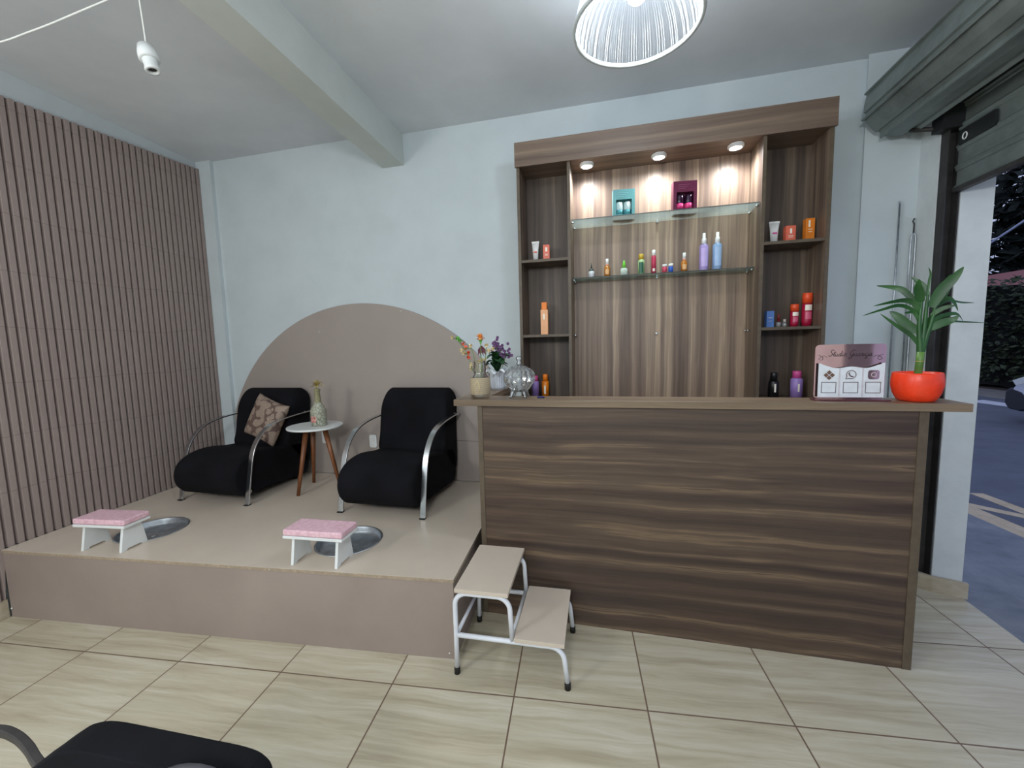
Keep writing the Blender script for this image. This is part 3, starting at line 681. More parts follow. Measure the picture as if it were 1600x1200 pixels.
# gift cartons with windows on the top glass shelf
def gift(label, u, wd, h, col, inner, rot=0.12):
    o = wthing('gift_carton', label, 'box', u, .115, 2.384, 'gift boxes on the upper glass shelf', rot); m = P(col, .3)
    d = .055; b = MB(); x0, x1 = wd * .36, h * .15
    b.box((-wd / 2, -d / 2, 0), (-x0, d / 2, h)); b.box((x0, -d / 2, 0), (wd / 2, d / 2, h)); b.box((-x0, -d / 2, 0), (x0, d / 2, x1)); b.box((-x0, -d / 2, h * .66), (x0, d / 2, h)); b.box((-x0, d / 2 - .004, x1), (x0, d / 2, h * .66))
    b.build('carton', m, o)
    for x in (-wd * .19, wd * .19):
        q = MB().loft([(x1, .026), (h * .56, .026), (h * .6, .02)], 18, c=(x, 0, 0)).build('bottle_inside', inner[0], o)
        MB().loft([(x1 + .002, .0268), (x1 + h * .17, .0268)], 18, c=(x, 0, 0)).build('bottle_band', inner[1], o)
    lb = MB()
    for k_ in range(3): lb.box((-wd * .3, -d / 2 - .001, h * (.76 + .06 * k_)), (-wd * .3 + wd * (.3 + .1 * k_), -d / 2 - .0003, h * (.77 + .06 * k_)))
    lb.build('printed_label', P(tuple(min(255, c + 50) for c in col)), o)
    return o
gift('teal gift box with window, left one on the upper glass shelf', 2.925, .145, .195, (92, 152, 154), (P((190, 214, 214), .2), P((70, 140, 146), .2)))
gift('dark magenta gift box with window on the upper glass shelf', 3.315, .15, .205, (90, 26, 58), (P((40, 16, 40), .15), P((222, 70, 130), .2)))

# ------------------------------------------------------------------ things on the counter
zt = 1.2505
# glass jar with rope
jr = wthing('glass_jar', 'glass jar half wrapped in twine at the left end of the counter', 'jar', 2.118, .935, zt)
b = MB(); revolve(b, [(.045, 0), (.052, .006), (.054, .02), (.054, .10), (.052, .115), (.036, .135), (.034, .15), (.037, .155), (.034, .205), (.037, .21)], 32, cap=False); b.loft([(.001, .045), (.0012, .001)], 32, cap=False); b.build('jar_body', M['jar_glass'], jr)
def twine():
    t = NT('twine wrap'); w = t.n('ShaderNodeTexWave'); w.bands_direction = 'Z'; w.inputs['Scale'].default_value = 60; t.l(t.coord(), w.inputs['Vector'])
    return t.bsdf(t.ramp(w.outputs['Fac'], [(.2, (150, 134, 108)), (.8, (190, 176, 150))]), .8, bump=w.outputs['Fac'], bstr=.5)
b = MB(); revolve(b, [(.0555, .022), (.057, .03), (.057, .108), (.055, .116)], 32, cap=False); b.build('twine_wrap', twine(), jr)
b = MB()
for a_ in (-1.9, -1.3): b.tube([(.058 * math.cos(-1.5), .059 * math.sin(-1.5), .10), (.060 * math.cos(a_), .060 * math.sin(a_), .07), (.060 * math.cos(a_ - .1), .060 * math.sin(a_ - .1), .03)], .0015, 6)
b.build('twine_bow', P((214, 200, 150), .8), jr)
def px2(u, z, w=.93): return R(u, w, z)
def stemthing(name, label, path, petals, group='artificial flowers in the jar'):
    o = thing(name, label, 'flower', R(2.118, .935, 1.27), 0, group); org = o.location
    MB().tube([v - org for v in spline([R(2.118, .935, 1.275)] + [R(*p) for p in path], 5)], .0022, 6).build('stem', M['stem'], o)
    return o, org
rnd = random.Random(11)
def blossom(o, org, c, r, mat, n=10, name='petals', up=.6):
    b = MB()
    for i in range(n):
        a = 2 * PI * i / n + rnd.random() * .5; el = rnd.uniform(-.3, 1.2); d = Vector((math.cos(a) * math.cos(el), math.sin(a) * math.cos(el), math.sin(el))) * r
        c0 = Vector(c) - org; b.ribbon([c0, c0 + d * .55 + Vector((0, 0, r * .15)), c0 + d], r * .7, Vector((-math.sin(a), math.cos(a), .1)))
    b.ball(Vector(c) - org, r * .3, 8); b.build(name, mat, o)
RDO = P((226, 92, 58), .6); CRM = P((226, 208, 160), .7); LGN = P((110, 180, 84), .6)
o, org = stemthing('artificial_flower', 'drooping red orange flower spray leaning left over the counter edge', [(2.094, .93, 1.367), (2.069, .93, 1.42), (2.045, .93, 1.50), (1.99, .93, 1.58), (1.95, .93, 1.595)], None)
for q in ((2.052, .93, 1.475), (2.048, .92, 1.50), (2.038, .93, 1.53), (2.022, .93, 1.555)): blossom(o, org, R(*q), .022, RDO, 8)
for q in ((2.005, .93, 1.575), (1.995, .94, 1.582)): blossom(o, org, R(*q), .024, LGN, 7, 'leaves')
for q in ((1.955, .93, 1.592), (2.064, .93, 1.435), (2.06, .92, 1.41)): blossom(o, org, R(*q), .02, CRM, 7)
o, org = stemthing('artificial_flower', 'orange rose with a burgundy ribbon standing upright in the jar', [(2.128, .935, 1.40), (2.130, .935, 1.50), (2.128, .935, 1.57)], None)
blossom(o, org, R(2.127, .935, 1.583), .034, P((240, 158, 82), .6), 16); blossom(o, org, R(2.129, .935, 1.562), .022, LGN, 6, 'leaves')
b = MB()
for d in (-1, -.4, .3, 1): b.ribbon([R(2.130, .925, 1.545) - org, R(2.130 + d * .014, .92, 1.52) - org, R(2.130 + d * .022, .92, 1.49) - org], .02, (1, 0, 0))
b.build('ribbon_bow', P((92, 30, 52), .5), o)
b = MB(); b.ribbon([R(2.124, .925, 1.50) - org, R(2.118, .92, 1.475) - org], .012, (1, 0, 0)); b.ribbon([R(2.138, .925, 1.50) - org, R(2.146, .92, 1.475) - org], .012, (1, 0, 0)); b.build('blue_ribbon_end', P((60, 76, 96), .6), o)
for lb, pts_, fl_ in (('cream artificial blossom arching right from the jar', [(2.13, .93, 1.40), (2.15, .92, 1.48), (2.16, .92, 1.535)], [(2.158, .92, 1.54), (2.195, .92, 1.52), (2.17, .92, 1.51)]),
                      ('cream artificial blossom hanging left of the rose', [(2.10, .93, 1.40), (2.09, .94, 1.48), (2.07, .94, 1.53), (2.02, .94, 1.53)], [(2.07, .94, 1.54), (2.015, .94, 1.515), (2.028, .94, 1.50)]),
                      ('cream artificial blossom lowest above the jar mouth', [(2.125, .92, 1.40), (2.13, .91, 1.45)], [(2.125, .91, 1.455), (2.145, .91, 1.46), (2.108, .91, 1.45)])):
    o, org = stemthing('artificial_flower', lb, pts_, None)
    for q in fl_: blossom(o, org, R(*q), .022, CRM, 9)

# white ruffled pot with violet flowers
wp = wthing('potted_violet', 'violet flowering plant in a white ribbed pot on the counter return', 'potted plant', 2.105, .52, zt)
def ribbed(prof, n=30, amp=.05, seg=120, bot=True):
    vs = []; fs = []
    for r, z in prof:
        for i in range(seg):
            t = 2 * PI * i / seg; q = r * (1 + amp * math.cos(n * t)); vs.append((q * math.cos(t), q * math.sin(t), z))
    for k_ in range(len(prof) - 1):
        for i in range(seg): j = (i + 1) % seg; fs.append((k_ * seg + i, k_ * seg + j, (k_ + 1) * seg + j, (k_ + 1) * seg + i))
    b = MB().add(vs, fs, 0, True)
    if bot: b.add(vs[:seg], [list(range(seg))[::-1]])
    return b
ribbed([(.042, 0), (.046, .02), (.050, .08), (.056, .115)], 22, .04).build('pot', P((206, 212, 222), .5), wp)
b = MB(); vs = []; fs = []; seg = 90
for k_, (r, z) in enumerate([(.056, .098), (.070, .125), (.082, .130), (.086, .120)]):
    for i in range(seg):
        t = 2 * PI * i / seg; vs.append((r * (1 + .08 * math.sin(9 * t + k_)) * math.cos(t), r * (1 + .08 * math.sin(9 * t + k_)) * math.sin(t), z + .012 * math.sin(7 * t + k_)))
for k_ in range(3):
    for i in range(seg): j = (i + 1) % seg; fs.append((k_ * seg + i, k_ * seg + j, (k_ + 1) * seg + j, (k_ + 1) * seg + i))
MB().add(vs, fs, 0, True).build('ruffled_cuff', P((220, 226, 232), .6), wp)
for i in range(26):
    a = 2 * PI * i / 26 * 3 + rnd.random() * .3; L = rnd.uniform(.08, .13); el = rnd.uniform(.25, 1.15)
    d = Vector((math.cos(a) * math.cos(el), math.sin(a) * math.cos(el), math.sin(el))) * L; c0 = Vector((0, 0, .12 + .03 * (i % 3)))
    MB().ribbon(spline([c0, c0 + d * .5 + Vector((0, 0, .02)), c0 + d * 1.0 - Vector((0, 0, .025))], 4), .06, Vector((-math.sin(a), math.cos(a), .1)), fold=.3).build('leaf', M['leaf_d'], wp)
for cx_, cy_, cz_, n in ((.0, 0, .295, 26), (.062, -.01, .235, 16), (.02, .02, .26, 10)):
    b = MB()
    for i in range(n):
        q = Vector((cx_ + rnd.gauss(0, .022), cy_ + rnd.gauss(0, .02), cz_ + rnd.gauss(0, .022)))
        for k_ in range(5):
            a = 2 * PI * k_ / 5; d = Vector((math.cos(a), -.3, math.sin(a))) * .010; b.ribbon([q, q + d], .010, Vector((-math.sin(a), 0, math.cos(a))), prof=lambda t: 1)
    b.build('violet_blossom', P((112, 78, 122), .6), wp)
    MB().tube([(cx_ * .3, 0, .11), (cx_ * .8, 0, .19), (cx_, cy_, cz_)], .0025, 6).build('stem', M['stem'], wp)

# crystal bowl
cd = wthing('crystal_bowl', 'footed cut crystal candy bowl with domed lid on the counter', 'bowl', 2.345, .92, zt)
def facet(prof, seg=34):
    vs = []; fs = []
    for k_, (r, z) in enumerate(prof):
        for i in range(seg):
            t = 2 * PI * (i + .5 * (k_ % 2)) / seg; q = r * (1 + (.05 if (i + k_) % 2 else -.03)); vs.append((q * math.cos(t), q * math.sin(t), z))
    for k_ in range(len(prof) - 1):
        for i in range(seg):
            j = (i + 1) % seg; a0, a1, b0, b1 = k_ * seg + i, k_ * seg + j, (k_ + 1) * seg + i, (k_ + 1) * seg + j
            fs += [(a0, a1, b0), (a1, b1, b0)] if k_ % 2 == 0 else [(a0, a1, b1), (a0, b1, b0)]
    return MB().add(vs, fs)
facet([(.012, .030), (.040, .036), (.055, .050), (.068, .068), (.078, .084), (.084, .100), (.085, .116)]).build('bowl', M['crystal'], cd, fix=False)
facet([(.086, .119), (.084, .132), (.074, .150), (.058, .164), (.038, .175), (.02, .181), (.012, .186)]).build('lid', M['crystal'], cd, fix=False)
b = MB(); revolve(b, [(.010, .185), (.016, .192), (.009, .200), (.014, .210), (.019, .220), (.013, .230), (.003, .234)], 16); b.build('lid_knob', M['crystal'], cd)
for i in range(4):
    a = PI / 4 + PI / 2 * i; c_, s_ = math.cos(a), math.sin(a)
    MB().tube([(c_ * .03, s_ * .03, .045), (c_ * .05, s_ * .05, .028), (c_ * .056, s_ * .056, .010), (c_ * .066, s_ * .066, .003)], [.010, .009, .008, .006], 10).build('foot', M['crystal'], cd)
b = MB(); b.tube([(.018 * math.cos(t), .011 * math.sin(t), .004) for t in [2 * PI * i / 20 for i in range(21)]], .0038, 8)
o = b.build('hair_tie', P((24, 28, 96), .6), loc=R(2.468, .935, zt), rotz=A); tag(o, 'tiny dark blue hair tie lying beside the crystal bowl', 'hair tie')

# sign
sg = wthing('counter_sign', 'rose mirror counter sign with studio name and three icons', 'sign', 3.925, .945, zt)
def rrect(x0, x1, z0, z1, r, n=6, bottom=True):
    out = []
    for cx_, cz_, a0 in ((x1 - r, z1 - r, 0), (x0 + r, z1 - r, PI / 2), (x0 + r, z0 + r, PI), (x1 - r, z0 + r, 1.5 * PI)):
        for i in range(n + 1): a = a0 + PI / 2 * i / n; out.append((cx_ + r * math.cos(a), cz_ + r * math.sin(a)))
    return out
up3 = lambda x, y, z: (x, z, y)
MB().prism(rrect(-.142, .142, .006, .260, .018), .012, .015, fn=up3).build('mirror_panel', M['rose_mirror'], sg)
MB().prism(rrect(-.153, .153, -.035, .035, .018), 0, .006).build('sign_base', plain('dark rose acrylic', (92, 48, 56), .2), sg)
wt = []
for i in range(33):
    x = .131 - .262 * i / 32; t = x / .131
    wt.append((x, .163 - .012 * (1 - math.cos(2 * PI * (t + 1) / 2 * 1.0)) * .5 + (.004 if abs(t) > .9 else 0) + .010 * math.cos(2 * PI * t) * .6))
MB().prism([(-.131, .014), (.131, .014)] + wt, -.004, .0, fn=up3).build('white_card_holder', P((222, 226, 232), .4), sg)
for x_ in (-.046, .046): MB().box((x_ - .003, -.006, .018), (x_ + .003, -.0041, .150)).build('divider_rib', P((204, 198, 204), .4), sg)
FR = P((80, 62, 66), .5)
for x_ in (-.088, 0, .088):
    b = MB(); a = .030; b.box((x_ - a, -.0055, .034), (x_ + a, -.0041, .0365)); b.box((x_ - a, -.0055, .0835), (x_ + a, -.0041, .086)); b.box((x_ - a, -.0055, .034), (x_ - a + .002, -.0041, .086)); b.box((x_ + a - .002, -.0055, .034), (x_ + a, -.0041, .086))
    b.build('square_frame', FR, sg)
b = MB()
for dx, dz in ((-.0125, 0), (.0125, 0), (0, -.0125), (0, .0125)):
    x0, z0 = -.088 + dx, .118 + dz; b.prism([(x0 - .0105, z0), (x0, z0 - .0105), (x0 + .0105, z0), (x0, z0 + .0105)], -.006, -.0041, fn=up3)
b.build('diamond_icon', P((112, 82, 66), .4), sg)
b = MB(); b.tube([(.0 + .019 * math.cos(t), -.0055, .120 + .019 * math.sin(t)) for t in [-2.0 + 5.6 * i / 28 for i in range(29)]] + [(-.021, -.0055, .100), (-.008, -.0055, .1025)], .0017, 6)
b.tube(spline([(-.008, -.0055, .130), (-.007, -.0055, .120), (0, -.0055, .112), (.009, -.0055, .111)], 4), .0028, 6); b.build('speech_bubble_icon', P((120, 100, 106), .3), sg)
b = MB(); b.prism(rrect(.066, .110, .098, .140, .010), -.006, -.0041, fn=up3); b.build('rounded_square_icon', M['rose_mirror'], sg)
b = MB(); b.tube([(.088 + .010 * math.cos(t), -.0068, .119 + .010 * math.sin(t)) for t in [2 * PI * i / 20 for i in range(21)]], .0012, 6); b.ball((.102, -.0068, .133), .0018, 6); b.build('icon_ring', P((226, 206, 210), .3), sg)
GLY = {'S': ([[(1.1, 2.2), (.8, 2.5), (.4, 2.4), (.2, 2.0), (.5, 1.5), (.9, 1.0), (.9, .4), (.5, 0), (.1, .1), (-.1, .5)]], 1.3),
 't': ([[(-.1, .5), (.2, 1.0), (.4, 1.9), (.3, .6), (.4, .05), (.8, .3)], [(.0, 1.35), (.9, 1.4)]], .85),
 'u': ([[(0, .9), (.05, .3), (.25, 0), (.55, .25), (.65, 1.0), (.6, .3), (.75, 0), (1.05, .3)]], 1.1),
 'd': ([[(.7, .8), (.4, 1), (.1, .6), (.15, .1), (.45, .05), (.7, .6), (.8, 2.1), (.7, .4), (.85, 0), (1.15, .3)]], 1.2),
 'i': ([[(.1, 1), (.05, .3), (.2, 0), (.5, .3)], [(.14, 1.45), (.18, 1.5)]], .6),
 'o': ([[(.4, 1), (.1, .7), (.1, .2), (.4, 0), (.7, .3), (.65, .85), (.4, 1), (.95, .85)]], 1.9),
 'G': ([[(1.3, 2.1), (1.0, 2.5), (.5, 2.3), (.15, 1.5), (.2, .6), (.6, .2), (1.1, .7), (1.2, 1.2), (1.15, .2), (.9, -.9), (.5, -1.2), (.2, -.8), (.8, -.1), (1.6, .35)]], 1.6),
 'a': ([[(.75, .9), (.4, 1), (.1, .6), (.15, .1), (.45, .05), (.7, .5), (.75, .95), (.7, .2), (.85, 0), (1.15, .3)]], 1.15),
 'r': ([[(0, .3), (.2, 1.1), (.3, .9), (.6, 1), (.5, .3), (.65, 0), (.95, .3)]], .95),
 'j': ([[(.3, 1), (.25, 0), (.1, -.9), (-.2, -1.1), (-.3, -.8), (.1, -.2), (.6, .3)], [(.36, 1.45), (.40, 1.5)]], .65)}
x = 0; b = MB(); sc = .0118; tot = 0
for ch in 'StudioGuaruja': tot += GLY[ch][1]
for ch in 'StudioGuaruja':
    st_, adv = GLY[ch]
    for s_ in st_:
        pp_ = [((x + px_ - tot / 2 + .30 * pz_) * sc, 0.0112, .205 + pz_ * sc) for px_, pz_ in s_]; b.tube(spline(pp_, 4), .00105, 5)
    x += adv
for sx_ in (-1, 1):
    b.tube(spline([(sx_ * (.092 + dx), .0112, .20 + dz) for dx, dz in ((0, 0), (.014, .008), (.026, .002), (.034, -.008), (.022, -.012), (.018, 0), (.036, .012))], 4), .0008, 5)
b.build('script_lettering', P((38, 24, 30), .5), sg)

# red orange pot with lucky bamboo
po = wthing('potted_bamboo', 'lucky bamboo in a bright orange red round pot at the right end of the counter', 'potted plant', 4.184, .94, zt)
b = MB(); revolve(b, [(.060, 0), (.068, .006), (.082, .035), (.0895, .070), (.0895, .095), (.086, .122), (.083, .128), (.079, .126), (.080, .095), (.070, .09)], 48, cap=False); b.loft([(0, .060), (.0003, .001)], 48, cap=False)
b.build('pot', P((244, 66, 30), .35), po)
MB().loft([(.098, .001), (.100, .0805)], 40, cap=False).build('gravel', plain('white gravel', (206, 198, 190), .8, var=.25, scale=90), po)
orgp = po.location.copy(); inv = Matrix.Rotation(-A, 3, 'Z')
def lp(u, z, w): return inv @ (R(u, w, z) - orgp)
MB().tube([lp(4.185, 1.345, .94), lp(4.19, 1.43, .94), lp(4.191, 1.47, .94)], [.0135, .0145, .015], 14).build('cane', M['stem'], po)
MB().tube([lp(4.176 + .0, 1.432, .94), lp(4.205, 1.4325, .94)], .001, 4)
b = MB(); b.tube([lp(4.19 + .0158 * math.cos(t), 1.428, .94 + .0158 * math.sin(t)) for t in [2 * PI * i / 16 for i in range(17)]], .0012, 5); b.build('wire_tie', P((190, 160, 90)), po)
for pth, rr in (([(4.190, 1.46), (4.184, 1.52), (4.178, 1.60), (4.182, 1.70)], [.014, .012, .010, .005]), ([(4.192, 1.46), (4.205, 1.53), (4.222, 1.60), (4.236, 1.69)], [.013, .010, .009, .005]), ([(4.19, 1.46), (4.197, 1.56), (4.2, 1.66), (4.202, 1.72)], [.012, .010, .008, .004])):
    MB().tube(spline([lp(u_, z_, .94) for u_, z_ in pth], 4), [rr[0] + (rr[-1] - rr[0]) * i / 12 for i in range(13)], 10).build('shoot', M['leaf'], po)
LV = {'a': [[4.178, 1.66], [4.128, 1.738], [4.095, 1.761], [4.034, 1.775]], 'b': [[4.176, 1.649], [4.154, 1.688], [4.107, 1.701], [4.006, 1.681]], 'c': [[4.178, 1.64], [4.10, 1.678], [4.03, 1.664], [3.946, 1.637]], 'd': [[4.179, 1.562], [4.146, 1.585], [4.111, 1.63], [4.087, 1.656]], 'e': [[4.182, 1.50], [4.148, 1.547], [4.09, 1.593], [4.029, 1.645]], 'f': [[4.18, 1.69], [4.161, 1.731], [4.148, 1.758], [4.144, 1.785]], 'g': [[4.205, 1.71], [4.191, 1.756], [4.171, 1.784], [4.154, 1.806]], 'h': [[4.200, 1.72], [4.202, 1.782], [4.203, 1.808], [4.192, 1.838]], 'i': [[4.217, 1.665], [4.241, 1.737], [4.269, 1.783], [4.29, 1.826]], 'j': [[4.230, 1.675], [4.259, 1.726], [4.278, 1.772], [4.294, 1.805]], 'k': [[4.235, 1.68], [4.27, 1.699], [4.288, 1.682], [4.302, 1.644]], 'l': [[4.236, 1.67], [4.29, 1.692], [4.345, 1.683], [4.405, 1.68]], 'm': [[4.214, 1.594], [4.257, 1.624], [4.313, 1.633], [4.344, 1.597]], 'n': [[4.216, 1.57], [4.25, 1.593], [4.284, 1.607], [4.299, 1.623]], 'o': [[4.218, 1.58], [4.294, 1.60], [4.359, 1.597], [4.452, 1.59]], 'p': [[4.178, 1.60], [4.156, 1.645], [4.129, 1.646], [4.12, 1.644]], 'q': [[4.22, 1.63], [4.241, 1.652], [4.263, 1.664], [4.28, 1.666]], 'r': [[4.207, 1.562], [4.222, 1.604], [4.247, 1.636], [4.255, 1.657]]}
LW = dict(a=.026, b=.024, c=.016, d=.042, e=.018, f=.034, g=.022, h=.010, i=.042, j=.038, k=.022, l=.012, m=.018, n=.034, o=.010, p=.014, q=.02, r=.026)
for i, (k_, pts_) in enumerate(sorted(LV.items())):
    dv = ((i * 37) % 11 - 5) / 5 * .05
    path = [lp(u_, z_, .94 + dv * j_ / 3) for j_, (u_, z_) in enumerate(pts_)]
    path = spline(path, 5); d = (path[-1] - path[0]); sd = Vector((-d.z, 0.35 * d.length, d.x))
    MB().ribbon(path, LW[k_], sd, fold=.2, prof=lambda q: max(.06, math.sin(PI * min(1, q * .9 + .1) ** .8) ** .75)).build('leaf', M['leaf'], po)

# ------------------------------------------------------------------ roller shutter of the street opening
sh = thing('door_1', 'grey steel roller shutter rolled up over the street opening', 'roller shutter', R(0, 0), A); sh['kind'] = 'structure'
cu0, cz0, rad = 4.492, 2.895, .188
nseg = 8; poly = []
for i in range(nseg):
    a = PI / 8 + i * PI / 4 - .12; a2 = a + PI / 4
    p0 = Vector((cu0 + rad * math.cos(a), cz0 + rad * math.sin(a))); p1 = Vector((cu0 + rad * math.cos(a2), cz0 + rad * math.sin(a2)))
    e = (p1 - p0).normalized(); nn = Vector((e.y, -e.x)); L = (p1 - p0).length
    for t, h in ((.02, -.004), (.04, .014), (.10, .015), (.13, .0), (.47, .004), (.80, .0), (.84, -.012), (.96, -.012)): q = p0 + e * t * L + nn * h; poly.append((q.x, q.y))
b = MB(); b.prism(poly, -.115, -2.9, fn=lambda x, y, z: (x, z, y)); b.build('shutter_roll', M['shutter'], sh)
b = MB(); b.prism([(cu0 + .04 * math.cos(2 * PI * i / 20), cz0 + .04 * math.sin(2 * PI * i / 20)) for i in range(20)], -.047, -.114, fn=lambda x, y, z: (x, z, y)); b.build('roll_axle', M['dark_steel'], sh)
b = MB(); z = 2.335; prof = []
prof = [(0, z)]; zz = z
while zz < 2.86:
    prof += [(-.004, zz + .003), (-.010, zz + .012), (-.004, zz + .022), (.004, zz + .026), (.004, zz + .095), (-.002, zz + .1)]; zz += .108
pts_ = [(4.694 + x_, z_) for x_, z_ in prof] + [(4.712, zz), (4.712, z)]
b.prism(pts_, -.27, -2.5, fn=lambda x, y, z: (x, z, y)); b.build('shutter_curtain', M['shutter'], sh)
MB().box((4.680, -.27, 2.322), (4.716, -2.5, 2.345)).build('bottom_bar', M['dark_steel'], sh)
b = MB(); b.box((4.655, -.205, 0.0), (4.66, -.262, 2.78)); b.box((4.655, -.205, 0), (4.722, -.212, 2.78)); b.box((4.716, -.205, 0), (4.722, -.262, 2.78)); b.build('guide_rail', M['dark_steel'], sh)
MB().box((4.60, -.215, 2.66), (4.70, -.30, 2.78)).build('mounting_bracket', plain('black bracket', (26, 27, 30), .6), sh)
MB().tube([(4.52, -.17, 2.72), (4.64, -.24, 2.68)], .012, 6).build('bracket_arm', M['dark_steel'], sh)
lk = MB().box((4.676, -.30, 2.56), (4.689, -.52, 2.635)).build('lock_plate', plain('black lock plate', (24, 26, 28), .5), sh)
b = MB(); b.tube([(4.672, -.345 + .014 * math.cos(t), 2.592 + .017 * math.sin(t)) for t in [2 * PI * i / 20 for i in range(21)]], .003, 6); b.build('lock_ring', WHT, sh)
b = MB()
for w0, zz, s_ in ((.17, 2.775, .006), (.32, 2.945, .006), (.62, 3.0, .012)):
    pass
# hanging metal rods
b = MB(); b.tube([(0, 0, 0), (0, 0, -1.19)], .005, 8); b.tube([(0, 0, 0), (0, -.006, .008), (0, .012, .014)], .0035, 6)
o = b.build('shutter_rod', M['gal'], loc=R(4.552, .068, 2.34), rotz=A); tag(o, 'straight thin metal shutter rod hanging on the white pilaster', 'rod')
o = wthing('pull_hook', 'long looped metal pull hook hanging in the corner by the street opening', 'hook', 4.632, .068, 2.245)
b = MB(); lp_ = [(-.012, 0, -.95), (-.012, 0, -.12), (-.008, 0, -.095), (0, 0, -.085), (.008, 0, -.095), (.012, 0, -.12), (.012, 0, -.95), (.008, 0, -.965), (-.008, 0, -.965), (-.012, 0, -.95)]
b.tube(lp_, .0045, 8); b.build('loop', M['gal'], o)
MB().tube([(0, 0, -.085), (0, 0, -.03), (-.008, 0, -.015), (0, 0, 0), (.006, .012, .002)], .004, 8).build('hook_tip', M['dark_steel'], o)

# ------------------------------------------------------------------ lamps
pc = Vector((2.83, .25, 2.85))
pn = thing('pendant_lamp', 'ribbed clear acrylic pendant lamp hanging above the counter', 'lamp', pc)
n = 96; prof = [(.250, 0), (.243, .06), (.226, .12), (.196, .175), (.15, .22), (.10, .25), (.062, .262), (.05, .275), (.05, .31)]
ribbed(prof, 72, .016, 720, bot=False).build('shade', M['shade'], pn)
b = MB(); b.loft([(-.004, .249), (-.004, .262), (.004, .264), (.012, .258), (.012, .249), (-.004, .249)], 72, cap=False); b.build('rim', P((214, 224, 226), .25), pn)
MB().loft([(.19, .028), (.30, .03), (.315, .05), (.345, .05), (.388, .012)], 24).build('socket', M['white_paint'], pn)
b = MB(); b.ball((0, .0, .135), .045, 20, sc=(1, 1, 1.15)); b.loft([(.17, .03), (.19, .026)], 20); b.build('bulb', M['bulb'], pn)

def light(name, typ, loc, e, col=(1, 1, 1), size=.1, **kw):
    L = D.lights.new(name, typ); L.energy = e; L.color = col
    if typ in ('POINT', 'SPOT'): L.shadow_soft_size = size
    for k_, v in kw.items(): setattr(L, k_, v)
    o = D.objects.new(name, L); COL.objects.link(o); o.location = loc; return o
light('pendant_glow', 'POINT', pc + Vector((0, 0, .13)), 100, (.90, .96, 1.0), .05)
light('rear_fill', 'POINT', (2.2, -2.9, 2.35), 128, (.95, .97, 1.0), .18)  # unseen fill light added behind the camera to lift walls and ceiling
light('left_fill', 'POINT', (.1, -2.3, 2.35), 95, (.98, .97, .96), .2)  # second unseen fill, added to brighten the left and lower part of the room

sk = thing('bare_lamp_holder', 'white bulbless lamp holder dangling from the ceiling on a wire', 'lamp holder', (.80, -.045, 2.82))
rx = Matrix.Rotation(math.radians(14), 4, 'Y')
def tilt(o): o.rotation_euler = (0, math.radians(-14), 0); return o
tilt(MB().loft([(.01, .010), (.012, .028), (-.02, .036), (-.045, .037), (-.047, .030)], 28).build('holder_cap', M['white_paint'], sk))
tilt(MB().loft([(-.045, .027), (-.075, .025), (-.085, .028), (-.092, .026), (-.092, .017), (-.08, .016)], 28, cap=False).build('holder_socket', M['white_paint'], sk))
tilt(MB().loft([(-.082, .001), (-.082, .017)], 20, cap=False).build('holder_contact', M['blk'], sk))
hk = (.86, -.11, 3.0); o0 = sk.location
b = MB(); b.tube(spline([Vector((0, 0, .008)), Vector((.005, -.005, .06)), Vector(hk) - o0 + Vector((0, 0, -.0))], 6), .0035, 8)
b.tube(spline([Vector(hk) - o0, Vector((.60, -.10, 2.965)) - o0, Vector((.35, -.12, 2.90)) - o0, Vector((.10, -.14, 2.86)) - o0, Vector((-.35, -.2, 2.87)) - o0, Vector((-.80, -.3, 2.95)) - o0], 8), .0035, 8)
b.build('flex', P((222, 224, 220), .5), sk)
b = MB(); b.tube([Vector(hk) - o0 + Vector((-.004, 0, -.015)), Vector(hk) - o0 + Vector((.0, 0, .02)), Vector((.835, -.13, 3.262)) - o0], .003, 6); b.build('hanging_wire', P((60, 58, 56), .6), sk)

# ------------------------------------------------------------------ chair in the foreground
fc = thing('salon_chair', 'black upholstered chair seen from behind at the bottom left of the photo', 'chair', (1.72, -1.03, 0), 0)
def backshape():
    left = [(-.245, .60), (-.285, .66), (-.31, .69), (-.255, .735), (-.20, .775), (-.165, .795), (-.11, .808), (.0, .806), (.12, .802), (.205, .798), (.245, .785), (.262, .75), (.262, .62), (.22, .52), (-.18, .52)]
    return [(p[0] * .98 - .022, p[1] - .036 - .03 * p[0]) for p in closed_spline(left, 4)]
b = MB(); b.prism(backshape(), -.03, .04, fn=lambda x, y, z: (x, z, y)); b.build('backrest', M['black_fabric'], fc, bevel=.018, seg=4)
lp0 = Vector((1.72, -1.03, 0))
b = MB(); b.box((-.23, -.52, .42), (.25, -.04, .50)); b.build('seat', M['black_fabric'], fc, bevel=.03, seg=4)
ap = [Vector(v) - lp0 for v in ((1.52, -1.01, .585), (1.40, -.99, .60), (1.297, -.957, .60), (1.236, -.934, .602), (1.163, -.913, .602), (1.09, -.905, .60), (1.01, -.93, .60), (.97, -1.05, .60), (1.0, -1.22, .58), (1.14, -1.32, .52), (1.35, -1.34, .44), (1.52, -1.34, .43))]
b = MB(); b.tube(spline(ap, 5), 0, flat=(.011, .009), up=(0, 0, 1)); b.build('armrest', [M['dark_steel']], fc, bevel=.003)
ap2 = [(-p.x * .8 + .06, p.y - (0 if i_ < 2 else .06), p.z) for i_, p in enumerate(ap)]; b = MB(); b.tube(spline(ap2, 5), 0, flat=(.011, .009), up=(0, 0, 1)); b.build('armrest', [M['dark_steel']], fc, bevel=.003)
for sx_, sy_ in ((-1, 0), (1, 0), (-1, 1), (1, 1)):
    MB().tube([(sx_ * .21 + .01, -.08 - sy_ * .40, 0), (sx_ * .19 + .01, -.10 - sy_ * .34, .43)], .012, 10).build('leg', M['chrome'], fc)
